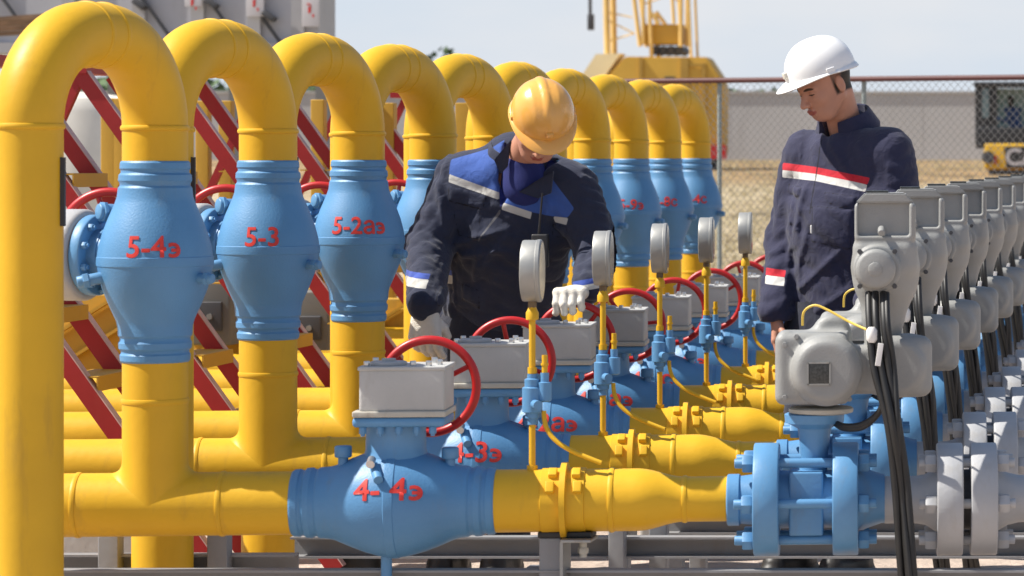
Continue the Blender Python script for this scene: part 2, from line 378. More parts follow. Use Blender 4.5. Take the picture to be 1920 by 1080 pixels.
def build_wall():
    root = empty('perimeter_wall', (-20, 100, 1.3), 'long pale grey concrete panel wall standing beyond the dry field', 'wall')
    p = MB(); q = MB()
    x = -62
    while x < 14:
        p.box((x + 1.5, 100, 2.28), (2.96, .16, 2.2)); q.box((x, 100, 2.28), (.05, .15, 2.18)); x += 3.0
    c = MB().box((-24, 100, 3.42), (78, .26, .07))
    mw = mat('wall_concrete', (.47, .465, .46), .9, var=.08, vscale=.4, dirt=(.3, .28, .26), dscale=.7, damt=.5)
    p.build('wall_panels', mw, root); q.build('wall_posts', mw, root); c.build('coping', mw, root)
build_wall()
def build_grass():
    rg = np.random.default_rng(5); mb = MB(); v = []; f = []
    for k in range(2600):
        Y = 34 + 62 * rg.random() ** 1.3; x0, x1 = ((1330, 1500) if rg.random() < .55 else (1690, 1930)); X = (rg.uniform(x0, x1) - 2212) * Y / 6000; g = hgt(Y); tall = rg.uniform(.02, .07) * (1 + (rg.random() < .12) * 1.2)
        for b in range(7):
            a = rg.uniform(0, 6.28); r = rg.uniform(0, .12); bx, by = X + r * math.cos(a), Y + r * math.sin(a); w_ = .008; lx, ly = rg.normal(0, tall * .5, 2); n = len(v)
            v += [(bx - w_, by, g - .01), (bx + w_, by, g - .01), (bx + lx, by + ly, g + tall * rg.uniform(.6, 1.1))]; f.append((n, n + 1, n + 2))
    mb.add(v, f); o = mb.build('dry_grass', mat('dry_grass', (.46, .385, .23), .9, var=.25, vscale=.6), None)
    tag(o, 'dry straw coloured grass tufts scattered over the field behind the fence', 'grass', kind='stuff')
build_grass()

def build_fence():
    # line through the rail: (x 1100,Y 20.9) .. (1990,Y 19.1)
    A = Vector((px(1060, 0, 20.9).x, 20.9, 0)); B = Vector((px(2030, 0, 19.1).x, 19.1, 0)); d = (B - A); Ln = d.length; d.normalize()
    root = empty('chain_link_fence', (A + B) / 2, 'chain link fence with thin dark red top rail behind the two workers', 'fence')
    r = MB().cyl(A + Vector((0, 0, 1.905)), B + Vector((0, 0, 1.895)), .0175, seg=10); r.build('top_rail', M['fencerail'], root)
    w_ = MB(); h = 1.84; s = .052; n = int((Ln + h) / s)
    nrm = Vector((-d.y, d.x, 0))
    for sg in (1, -1):
        for i in range(-int(h / s), int(Ln / s)):
            t0 = i * s; za, zb, ta, tb = .05, .05 + h, t0, t0 + h
            if ta < 0: za += -ta; ta = 0
            if tb > Ln: zb -= tb - Ln; tb = Ln
            if zb - za < .02: continue
            if sg < 0: ta, tb = Ln - ta, Ln - tb
            a = A + d * ta + Vector((0, 0, za)) + nrm * .002 * sg; b = A + d * tb + Vector((0, 0, zb)) + nrm * .002 * sg
            w_.cyl(a, b, .0013, seg=4)
    w_.build('wire_mesh', M['fencewire'], root)
    for i, xx in enumerate((1100, 1366, 1640, 1955)):
        t = (xx - 1060) / 970; p = A.lerp(B, t); q = MB().cyl(p + Vector((0, .04, 0)), p + Vector((0, .04, 1.9)), .015, seg=12)
        q.build('post', M['fencepost'], root)
build_fence()

def leaf_tree(name, x, Y, base, ht, wd, label, group, seed, n=900):
    rg = np.random.default_rng(seed); root = empty(name, (x, Y, base), label, 'tree', group)
    tr = MB().cyl((x, Y, base), (x, Y, base + ht * .6), .16, .06, seg=8)
    for k in range(5):
        a = rg.uniform(0, 6.28); tr.cyl((x, Y, base + ht * .3 + .3 * k), (x + math.cos(a) * wd * .35, Y + math.sin(a) * wd * .35, base + ht * (.55 + .08 * k)), .06, .02, seg=6)
    tr.build('trunk', M['rust'], root)
    cl = MB(); cs = [(rg.normal(0, wd * .24), rg.normal(0, wd * .24), ht * rg.uniform(.35, .88)) for _ in range(16)]
    for i in range(n):
        c = cs[rg.integers(len(cs))]; u = rg.normal(0, 1, 3); u /= np.linalg.norm(u); rad = wd * .2 * rg.uniform(.5, 1)
        p = Vector((x + c[0] + u[0] * rad, Y + c[1] + u[1] * rad, base + c[2] + u[2] * rad * .8)); s = rg.uniform(.12, .3)
        t1 = Vector(rg.normal(0, 1, 3)).normalized(); t2 = t1.cross(Vector(rg.normal(0, 1, 3))).normalized()
        cl.add([p - t1 * s, p - t2 * s * .6, p + t1 * s, p + t2 * s * .6], [(0, 1, 2, 3)])
    cl.build('crown', M['leaf'], root)
M['leaf'] = mat('foliage', (.09, .14, .06), .8, var=.35, vscale=1.5)
for i, (xx, top, wd) in enumerate([(1425, 152, 4.2), (1385, 165, 2.4), (1545, 166, 3), (850, 93, 4), (1270, 158, 4), (20, 160, 7), (150, 156, 7), (270, 160, 6), (390, 158, 7), (520, 160, 6), (620, 165, 6), (730, 162, 7), (1000, 160, 6)]):
    Y = 118 + 3 * (i % 3); p = px(xx, top, Y)
    leaf_tree('tree', p.x, Y, 1.3, p.z - 1.3, wd, ['broad dark green tree rising above the far wall left of the white helmet', 'small dark tree just right of the crane above the far wall', 'low green tree showing over the far wall behind the white helmet', 'tall tree whose tip shows above the middle yellow arches'][i] if i < 4 else
              'dark green tree of the row glimpsed over the far wall between the yellow pipes', 'trees beyond the far wall', 40 + i, 700)

def build_housing():
    Y = 30
    root = empty('equipment_housing', px(300, 293, Y), 'big grey steel clad equipment housing with white placards, top left behind the arches', 'housing')
    X0 = px(-120, 0, Y).x; X1 = px(597, 0, Y).x; Z0 = px(0, 100, Y).z; Z1 = 4.6
    MB().box(((X0 + X1) / 2, Y + .3, (Z0 + Z1) / 2), (X1 - X0, .6, Z1 - Z0)).build('cladding', M['cladding'], root)
    ribs = MB()
    for xx in (-40, 130, 262, 372, 478, 560):
        p = px(xx, 0, Y - .02); ribs.box((p.x, Y - .03, (Z0 + Z1) / 2), (.12, .06, Z1 - Z0 - .02))
    ribs.box(((X0 + X1) / 2, Y - .035, Z0 + .05), (X1 - X0 + .02, .08, .1))
    ribs.build('rib', mat('rib_grey', (.36, .35, .36), .6, var=.06), root)
    for xx, yy, ln in ((0, -10, 70), (262, -10, 92), (385, -10, 60), (490, 30, 74)):
        a = px(xx, yy, Y - .08); b = px(xx + ln * .72, yy + ln, Y - .08)
        MB().cyl(a, b, .018, seg=8).build('brace', M['darkgrey'], root)
    for xx, yy in ((262, 8), (397, 6), (505, 30)):
        p = px(xx, yy, Y - .1); MB().box(p, (.13, .12, .05), bev=.01, mtx=Matrix.Rotation(R(35), 4, 'Y')).build('latch', M['darkgrey'], root)
    for xx, y0, y1 in ((362, -10, 12), (478, -25, 31), (582, -20, 50)):
        a = px(xx, y0, Y - .13); b = px(xx, y1, Y - .13)
        pl = MB().box((a.x, Y - .115, (a.z + b.z) / 2), (.16, .02, a.z - b.z), bev=.004).build('placard', M['placard'], root)
        mk = MB()
        for (dx, dz, sx, sz) in ((-.012, -.03, .03, .10), (.025, -.12, .025, .05), (-.02, .06, .05, .02), (0, .0, .012, .12)):
            mk.box((a.x + dx, Y - .128, (a.z + b.z) / 2 + dz * .6), (sx * .6, .004, sz * .6))
        mk.build('red_marking', M['redtext'], pl)
    lg = [(-60, 30.5), (190, 30.5), (420, 30.5), (585, 30.5), (60, 30.5), (310, 30.5)]
    for xx, yy in lg:
        p = px(xx, 0, Y); MB().box((p.x, yy, Z0 / 2), (.16, .16, Z0)).build('leg', M['steel'], root)
    r2 = empty('rusty_girder', px(30, 60, 28), 'rusty brown girder bundle at the far top left corner', 'girder')
    for k in range(4):
        a = px(-60, 40 + 9 * k, 28 + .2 * k); b = px(84 - 8 * k, 30 + 10 * k, 28 + .2 * k); MB().box((a + b) / 2, ((b - a).length, .12, .035), mtx=Matrix.Rotation(-math.atan2(b.z - a.z, b.x - a.x), 4, 'Y')).build('girder', M['rust'], r2)
    for xx in (-20, 70): 
        p = px(xx, 60, 28.3); MB().box((p.x, 28.3, p.z / 2), (.1, .1, p.z)).build('post', M['rust'], r2)
build_housing()

def build_crane():
    Y = 80; root = empty('crawler_crane', px(1230, 290, Y), 'yellow crawler crane with lattice mast in the hazy background', 'crane')
    def P(x, y): p = px(x, y, Y); return (p.x, p.z)
    g = hgt(80)
    MB().prism([P(1150, 292), P(1135, 150), P(1140, 142), P(1172, 106), P(1325, 107), P(1352, 148), P(1356, 165), P(1355, 292)], Y, Y + 1.0).build('machine_house', M['craneyellow'], root, bevel=.03)
    MB().prism([P(1098, 290), P(1090, 140), P(1116, 101), P(1162, 100), P(1134, 141), P(1144, 290)], Y + .1, Y + .9).build('cab', mat('cab_cream', (.9, .74, .42), .5, var=.05), root)  # cab colour brightened to stand in for sunlight on its left side
    pn = MB()
    for a, b, c, d in ((1200, 108, 1204, 290), (1278, 108, 1290, 290), (1318, 118, 1322, 290)):
        x0, z0 = P(a, b); x1, z1 = P(c, d); pn.box(((x0 + x1) / 2, Y - .03, (z0 + z1) / 2), (abs(x1 - x0) + .04, .06, z0 - z1))
    x0, z0 = P(1295, 122); x1, z1 = P(1322, 124); pn.box(((x0 + x1) / 2, Y - .04, z0), (.4, .05, .06))
    pn.build('panel_ribs', mat('crane_dark', (.42, .25, .04), .5, var=.1), root)
    x, z = P(1256, 150); MB().box((x, Y - .02, z), (.25, .06, .16)).build('window', M['darkgrey'], root)
    x, z = P(1348, 285); MB().box((x, Y - .1, z), (.4, .2, .35)).build('tail_light', M['red'], root)
    # mast
    ms = MB()
    for a, b, c, d, r in ((1124, -120, 1128, 103, .08), (1172, -60, 1190, 85, .055), (1195, -120, 1196, 82, .05), (1268, -120, 1267, 85, .055), (1208, 20, 1212, 108, .05), (1280, -60, 1287, 108, .035), (1247, -80, 1254, 42, .045), (1208, 18, 1226, 42, .05)):
        x0, z0 = P(a, b); x1, z1 = P(c, d); ms.cyl((x0, Y + .8, z0), (x1, Y + .8, z1), r, seg=8)
        ms.cyl((x0 + .1, Y + 1.2, z0), (x1 + .1, Y + 1.2, z1), r, seg=8)
    for a, b, c, d in ((1128, 20, 1175, 30), (1130, 75, 1180, 60), (1128, 35, 1178, 60), (1128, -30, 1172, -10), (1196, 5, 1268, -20), (1196, -60, 1268, 5)):
        x0, z0 = P(a, b); x1, z1 = P(c, d); ms.cyl((x0, Y + .8, z0), (x1, Y + .8, z1), .022, seg=6)
    ms.build('lattice_mast', mat('mast_yellow', (.75, .5, .16), .5, var=.06), root)
    x0, z0 = P(1195, 42); x1, z1 = P(1268, 80); MB().box(((x0 + x1) / 2, Y + 1.5, (z0 + z1) / 2), (x1 - x0, 1.0, z0 - z1), bev=.03).build('winch_box', M['craneyellow'], root)
    x0, z0 = P(1212, 84); wn = MB()
    for k in range(4): x0, z0 = P(1216 + 15 * k, 92); wn.cyl((x0, Y + 1, z0), (x0, Y + 2, z0), .12, seg=12)
    wn.build('winch_drum', M['darkgrey'], root)
    cb = MB(); x0, z0 = P(1099, -60); x1, z1 = P(1100, 55); cb.cyl((x0, Y + .5, z0), (x1, Y + .5, z1), .045, seg=8); x1, z1 = P(1101, 40); cb.box((x1, Y + .5, z1), (.16, .12, .4), bev=.02)
    cb.build('hoist_cable', M['darkgrey'], root)
    for k in (0, 1):
        x0, z0 = P(1235, 292); MB().box((x0, Y + .2 + .9 * k, (z0 + g) / 2), (2.6, .5, max(z0 - g, .5) + .2), bev=.15).build('track', M['darkgrey'], root)
build_crane()

def build_excavator():
    Y = 76; root = empty('mini_excavator', px(1900, 320, Y), 'small yellow and black excavator with glazed cab working at the right edge', 'excavator')
    def P(x, y): p = px(x, y, Y); return (p.x, p.z)
    g = hgt(Y)
    xs0, zb = P(1845, 318); xs1, zt = P(2010, 268)
    MB().box(((xs0 + xs1) / 2, Y + .8, (zb + zt) / 2), (xs1 - xs0, 1.7, zt - zb), bev=.07).build('body', M['catyellow'], root)
    x0, z0 = P(1853, 295); MB().cyl((x0, Y - .09, z0), (x0, Y + .1, z0), .15, seg=20).build('light', M['darkgrey'], root)
    x0, z0 = P(1867, 300); MB().box((x0, Y - .06, z0), (.06, .04, .2)).build('tail_light', M['red'], root)
    x0, z1_ = P(1906, 295)
    lp = MB().prism([(x0 - .24, z1_ - .26), (x0 - .3, z1_ + .25), (x0 + 1.1, z1_ + .25), (x0 + .95, z1_ - .26)], Y - .065, Y - .04).build('logo_panel', M['black2'], root)
    v, f = text_mesh('CAT', .55, .025); x0, z0 = P(1886, 296)
    mn = min(q[0] for q in v); MB().add([(x0 + (q[0] - mn), Y - .072 - q[2], z0 + q[1]) for q in v], f).build('logo_lettering', M['placard'], lp)
    fr = MB()
    xa, zc = P(1832, 158); xb, _ = P(1990, 158); _, zl = P(0, 268)
    for xx in (xa, xa + .28, xb): 
        for yy in (Y + .1, Y + 1.4): fr.box((xx, yy, (zc + zl) / 2), (.1 if xx != xa + .28 else .14, .1, zc - zl))
    fr.box(((xa + xb) / 2, Y + .75, zc), (xb - xa + .16, 1.5, .12), bev=.03); fr.box(((xa + xb) / 2, Y + .1, zl + .2), (xb - xa, .14, .35)); fr.box(((xa + xb) / 2, Y + 1.4, zl + .2), (xb - xa, .1, .35))
    fr.box(((xa + xb) / 2 + .02, Y + .72, zl + .12), (xb - xa + .1, 1.5, .5), bev=.03); fr.build('cab_frame', M['black2'], root)
    MB().box(((xa + xb) / 2 + .1, Y + 1.42, (zc + zl) / 2 + .1), (xb - xa - .25, .02, zc - zl - .35)).build('rear_window', mat('pane', (.26, .36, .34), .2), root)
    MB().box((xa + .27, Y + .07, (zc + zl) / 2), (.42, .04, zc - zl - .1)).build('side_panel', M['black2'], root); MB().box((xa + .2, Y + .045, (zc + zl) / 2 + .25), (.16, .02, (zc - zl) * .5)).build('side_window', M['glass'], root)
    for k in (0, 1): MB().box(((xs0 + xs1) / 2, Y + .2 + 1.2 * k, (g + zb) / 2), (1.9, .35, max(zb - g, .35)), bev=.12).build('track', M['darkgrey'], root)
    # operator
    pr = empty('person', px(1898, 250, Y + .7), 'machine operator in a blue shirt seated inside the excavator cab', 'person', None)
    c = px(1895, 188, Y + .7); s = SDF((c.x - .45, Y + .2, c.z - .8), (c.x + .75, Y + 1.2, c.z + .25), .022)
    s.un(s.ell(c, (.085, .1, .115))); s.un(s.cap(c, c + Vector((.02, 0, -.2)), .05, .055), .02)
    V, F = s.mesh(); sdf_obj('head', [(V, F)], M['hair'], pr, c)
    s = SDF((c.x - .45, Y + .2, c.z - .95), (c.x + .85, Y + 1.2, c.z + .1), .022)
    s.un(s.cap(c + Vector((.05, 0, -.3)), c + Vector((.15, 0, -.75)), .15, .16)); s.un(s.cap(c + Vector((-.1, 0, -.24)), c + Vector((.2, 0, -.24)), .07, .07), .05)
    s.un(s.cap(c + Vector((.0, -.18, -.26)), c + Vector((-.1, -.22, -.52)), .055, .045), .03); s.un(s.cap(c + Vector((-.1, -.22, -.52)), c + Vector((-.32, -.2, -.42)), .045, .035), .02)
    s.un(s.cap(c + Vector((.15, 0, -.75)), c + Vector((-.25, 0, -.8)), .1, .07), .05)
    V, F = s.mesh(); sdf_obj('shirt', [(V, F)], mat('op_shirt', (.04, .07, .16), .8), pr, c)
build_excavator()

# ------------------------------------------------------------------ pipes
D1 = 8.186; SP = 1.015; PR = .081
XV = -2.621; XL = -2.766 - .045; DYL = -.488; XC = -2.018; XG = -1.670; ZP = .5295
YS = [D1 + SP * i for i in range(10)]
ORD = ['nearest', 'second nearest', 'third nearest', 'fourth nearest', 'fifth nearest', 'sixth nearest', 'seventh nearest', 'third farthest', 'second farthest', 'farthest']

def seam(parent, c, ax, r=PR, h=.0045):
    q = Vector(ax).to_track_quat('Z', 'Y').to_matrix().to_4x4()
    MB().lathe([(-.008, r - .002), (-.006, r + h * .6), (-.002, r + h), (.002, r + h), (.006, r + h * .6), (.008, r - .002)], Matrix.Translation(Vector(c)) @ q, 48, cap=False).build('weld_seam', M['yellow'], parent)

def make_pipe(Y):
    root = empty('pipe_loop', (XV, Y, 0), '', 'gas pipe', 'yellow pipe loops in the row')
    # arch
    Rb = .229; zs = 1.492; a = Vector((XV, Y, 0)); b = Vector((XL, Y + DYL, 0)); d = (b - a); S = d.length; d.normalize(); gap = S - 2 * Rb
    pts = [a + Vector((0, 0, 1.385)), a + Vector((0, 0, zs))]
    for k in range(1, 17): t = R(90 * k / 16); pts.append(a + d * (Rb - Rb * math.cos(t)) + Vector((0, 0, zs + Rb * math.sin(t))))
    e1 = pts[-1].copy()
    for k in range(0, 17): t = R(90 * k / 16); pts.append(a + d * (Rb + gap + Rb * math.sin(t)) + Vector((0, 0, zs + Rb * math.cos(t))))
    pts.append(b + Vector((0, 0, .9))); 
    pts.append(b + Vector((0, 0, .19)))
    MB().tube(pts, PR, 56).build('bent_pipe', M['yellow'], root)
    seam(root, a + Vector((0, 0, zs)), (0, 0, 1)); seam(root, b + Vector((0, 0, zs)), (0, 0, 1))
    seam(root, e1, d, h=.003); seam(root, e1 + d * gap, d, h=.003); 
    # base collar
    MB().lathe([(0.0, PR + .01), (.05, PR + .012), (.08, PR + .006), (.11, PR + .002), (.19, PR + .001)], Matrix.Translation(b), 40).build('base_sleeve', M['black'], root)
    MB().box((XL + .0835, Y + DYL - .012, 1.335), (.012, .014, .165)).build('cable_strip', M['black2'], root)
    # riser with tee
    mb = MB(); seg = 64; rf = .034; rows = []
    hs = [(0.0)]
    ring = []
    n = 10
    for i in range(n + 1):
        row = []
        for k in range(seg):
            ph = 2 * math.pi * k / seg; cx, sy = math.cos(ph), math.sin(ph); zsad = math.sqrt(max(PR * PR * (1 - sy * sy * .9985), 0))
            P0 = Vector((PR * cx, PR * sy, zsad + rf)); P1 = Vector((PR * cx, PR * sy, zsad)); 
            ex = (PR + rf * abs(cx)) * cx; P2 = Vector((ex, PR * sy * .998, math.sqrt(max(PR * PR - (PR * sy * .998) ** 2, 0)) - .0006))
            t = i / n; p = P0 * (1 - t) ** 2 + P1 * 2 * t * (1 - t) + P2 * t * t; row.append((XV + p.x, Y + p.y, ZP + p.z))
        rows.append(row)
    top = [(XV + PR * math.cos(2 * math.pi * k / seg), Y + PR * math.sin(2 * math.pi * k / seg), .908) for k in range(seg)]
    rows = [top] + rows; v = [p for r_ in rows for p in r_]; f = []
    for i in range(len(rows) - 1):
        for k in range(seg): f.append((i * seg + k, i * seg + (k + 1) % seg, (i + 1) * seg + (k + 1) % seg, (i + 1) * seg + k))
    mb.add(v, f); mb.build('riser_pipe', M['yellow'], root, angle=60)
    seam(root, (XV, Y, .795), (0, 0, 1), h=.003)
    # header, left of valve
    MB().cyl((XV - 2.6, Y, ZP), (XC - .25, Y, ZP), PR, seg=56).build('header_pipe', M['yellow'], root)
    seam(root, (XV - .19, Y, ZP), (1, 0, 0), h=.003); seam(root, (XV + .17, Y, ZP), (1, 0, 0), h=.003); 
    # insulating ring on the left part
    MB().lathe([(-.03, PR - .001), (-.028, PR + .008), (-.012, PR + .009), (-.01, PR + .024), (.01, PR + .024), (.012, PR + .009), (.045, PR + .008), (.047, PR - .001)],
               Matrix.Translation((XV - .31, Y, ZP)) @ Matrix.Rotation(R(90), 4, 'Y'), 48).build('joint_ring', M['yellow'], root)
    # right part with reducer
    prof = [(0, PR), (.35, PR)]; xa = XC + .25; x0 = -1.411; x1 = -1.282; rs = .0585
    prof = [(0, PR), (x0 - xa, PR)]
    for k in range(1, 13): t = k / 12; prof.append((x0 - xa + (x1 - x0) * t, rs + (PR - rs) * (.5 + .5 * math.cos(math.pi * t ** 1.15))))
    prof.append((-1.166 - xa, rs))
    MB().lathe(prof, Matrix.Translation((xa, Y, ZP)) @ Matrix.Rotation(R(90), 4, 'Y'), 56).build('reducer_pipe', M['yellow'], root)
    seam(root, (-1.466, Y, ZP), (1, 0, 0), h=.0035); seam(root, (-1.279, Y, ZP), (1, 0, 0), r=rs, h=.003)
    cl = MB().lathe([(-.062, PR - .001), (-.06, PR + .0035), (-.012, PR + .0035), (-.0115, PR + .017), (.0035, PR + .018), (.0055, PR + .0035), (.05, PR + .0035), (.052, PR - .001)],
                    Matrix.Translation((-1.583, Y, ZP)) @ Matrix.Rotation(R(90), 4, 'Y'), 56)
    cl = cl.build('insulating_joint', M['yellow'], root)
    for an, dx in ((58, .03), (28, -.035), (58, -.03), (28, .035)):
        a_ = R(an); c = Vector((-1.583 + dx, Y - (PR + .007) * math.cos(a_), ZP + (PR + .007) * math.sin(a_)))
        MB().box(c, (.022, .016, .03), bev=.003, mtx=Matrix.Rotation(-a_, 4, 'X')).build('lug', M['yellow'], cl)
    return root

pipe0 = make_pipe(D1)
VL = ['5-4э', '5-3', '5-2аэ', '5-', '', '', '', '5-9э', '5-8с', '5-4с']
HL = ['4- 4э', '4-3э', '4-2аэ', '4-  аэ', '4-  с', '4-  э', '', '', '', '']
BODY = [(-.257, .0825), (-.252, .086), (-.238, .087), (-.233, .0838), (-.227, .0838), (-.221, .0895), (-.207, .0905), (-.200, .0865), (-.194, .0865), (-.188, .091), (-.165, .0925), (-.15, .096),
        (-.11, .1135), (-.07, .129), (-.035, .1385), (-.012, .142), (-.010, .1438), (.002, .1445), (.012, .1440), (.0135, .142), (.035, .139), (.07, .130), (.11, .1155), (.15, .0985), (.165, .0935),
        (.188, .091), (.194, .0865), (.200, .0865), (.207, .0905), (.221, .0895), (.227, .0838), (.233, .0838), (.238, .087), (.252, .086), (.257, .0825)]
def brad(z):
    for (a, ra), (b, rb) in zip(BODY, BODY[1:]):
        if a <= z <= b: return ra + (rb - ra) * (z - a) / (b - a + 1e-9)
    return .083
def handwheel(parent, c, ax, Ro=.122, tr=.0118, rot=20, hubd=.05):
    ax = Vector(ax).normalized(); w_ = MB(); w_.torus(c, ax, Ro, tr)
    wh = w_.build('handwheel', M['red'], parent, loc=c)
    q = ax.to_track_quat('Z', 'Y')
    for k in range(3):
        a = R(rot + 120 * k); e = Vector(c) + q @ Vector((Ro * math.cos(a), Ro * math.sin(a), 0)); MB().cyl(Vector(c) + ax * hubd * .5, e, .0072, .0072, seg=10).build('spoke', M['red'], wh)
    MB().cyl(Vector(c) - ax * .01, Vector(c) + ax * hubd, .02, seg=16, bev=.003).build('hub', M['red'], wh)
    return wh

def make_upright(Y):
    zc = 1.151; root = empty('upright_ball_valve', (XV, Y, zc), '', 'valve', 'blue ball valves on the standing pipes')
    MB().lathe(BODY, Matrix.Translation((XV, Y, zc)), 64).build('valve_body', M['blue'], root, angle=30)
    ax = Vector((-.952, .307, 0)); o = Vector((XV, Y, zc + .015))
    MB().cyl(o + ax * .10, o + ax * .158, .068, seg=32).cyl(o + ax * .128, o + ax * .136, .0705, seg=32).build('stem_neck', M['blue_s'], root)
    fl = MB().cyl(o + ax * .155, o + ax * .185, .104, seg=48, bev=.004).build('flange', M['blue_s'], root)
    side = Vector((ax.y, -ax.x, 0))
    for k in range(10):
        a = 2 * math.pi * (k + .5) / 10; c = o + side * .09 * math.cos(a) + Vector((0, 0, .09 * math.sin(a)))
        MB().hexnut(c + ax * .142, c + ax * .156, .0095).cyl(c + ax * .137, c + ax * .143, .005, seg=8).build('bolt', M['blue_s'], fl)
    MB().cyl(o + ax * .187, o + ax * .27, .118, seg=48, bev=.012).build('gearbox', M['greyflange'], root)
    wc = Vector((-2.772, Y + .16, 1.206)); g = MB().cyl((-2.83, Y + .04, 1.206), (-2.80, Y + .15, 1.206), .02, seg=16); g.build('drive_shaft', M['grey'], root)
    MB().cyl(wc - Vector((.05, .09, 0)), wc, .016, seg=14).build('wheel_shaft', M['grey'], root)
    handwheel(root, wc, (0, 1, 0), Ro=.121, rot=75)
    for p, q, r in (((XV + .10, Y - .05, zc - .04), (XV + .16, Y - .075, zc - .042), .013), ((XV - .10, Y + .02, zc + .125), (XV - .14, Y - .01, zc + .128), .021), ((XV - .1, Y - .06, zc - .035), (XV - .175, Y - .08, zc - .05), .015)):
        MB().cyl(p, q, r, seg=16, bev=.003).hexnut(Vector(p).lerp(Vector(q), .62), Vector(p).lerp(Vector(q), .82), r * 1.35).build('plug', M['blue_s'], root)
    return root
up0 = make_upright(D1)

def make_flat(Y):
    root = empty('horizontal_ball_valve', (XC, Y, ZP), '', 'valve', 'blue ball valves lying in the lower pipes')
    T = Matrix.Translation((XC, Y, ZP)) @ Matrix.Rotation(R(90), 4, 'Y')
    MB().lathe(BODY, T, 64).build('valve_body', M['blue'], root, angle=30)
    MB().lathe([(.09, .088), (.125, .080), (.135, .0765), (.19, .0755), (.195, .079), (.20, .079)], Matrix.Translation((XC + .002, Y, ZP)), 48).build('bonnet_neck', M['blue_s'], root)
    fl = MB().box((XC + .022, Y, ZP + .213), (.232, .2, .026), bev=.012).build('bonnet_flange', M['blue_s'], root)
    for dx in (-.09, -.047, .0, .045, .085):
        b = MB(); b.hexnut((XC + .022 + dx, Y - .088, ZP + .201), (XC + .022 + dx, Y - .088, ZP + .183), .0095)
        b.cyl((XC + .022 + dx, Y - .088, ZP + .185), (XC + .022 + dx, Y - .088, ZP + .177), .0055, seg=8)
        b.build('bolt', M['blue_s'], fl)
    gb = MB().box((XC + .024, Y, ZP + .2335), (.234, .206, .0155), bev=.004).build('base_plate', M['beige'], root)
    bx = MB().box((XC + .03, Y, ZP + .294), (.214, .19, .109), bev=.008).build('gearbox', M['grey'], root)
    MB().box((XC + .03, Y, ZP + .3495), (.220, .196, .010), bev=.003).build('lid', M['grey'], bx)
    MB().cyl((XC - .012, Y - .03, ZP + .353), (XC - .012, Y - .03, ZP + .365), .046, seg=32, bev=.003).cyl((XC - .012, Y - .03, ZP + .363), (XC - .012, Y - .03, ZP + .372), .018, seg=16).build('position_disc', M['greyflange'], bx)
    for dx, dy in ((.055, -.07), (.095, -.07), (.115, -.02), (-.06, .07), (.09, .07), (-.06, -.075)): MB().hexnut((XC + dx, Y + dy, ZP + .354), (XC + dx, Y + dy, ZP + .368), .008).build('lid_bolt', M['chrome'], bx)
    wc = Vector((XC + .064, Y + .16, ZP + .286)); MB().cyl(wc - Vector((0, .08, 0)), wc + Vector((0, .04, 0)), .015, seg=14).build('wheel_shaft', M['grey'], root)
    handwheel(root, wc, (0, 1, 0), Ro=.122, rot=33)
    for dx, dy, zz in ((-.128, -.02, .118), (.142, -.02, .112)):
        MB().cyl((XC + dx, Y + dy, ZP + .08), (XC + dx, Y + dy, ZP + zz + .01), .013, seg=12).cyl((XC + dx, Y + dy, ZP + zz), (XC + dx, Y + dy, ZP + zz + .03), .022, seg=20, bev=.004).build('plug', M['blue_s'], root)
    MB().cyl((XC - .022, Y, ZP - .13), (XC - .022, Y, ZP - .24), .014, seg=14).build('drain_stub', M['blue_s'], root)
    MB().cyl((XC - .045, Y - .09, ZP + .118), (XC - .045, Y - .118, ZP + .108), .011, seg=14).build('grease_nipple', M['chrome'], root)
    MB().cyl((XC - .04, Y - .08, ZP + .10), (XC - .022, Y - .135, ZP + .07), .014, .012, seg=14).build('plug', M['blue_s'], root)
    return root
flat0 = make_flat(D1)

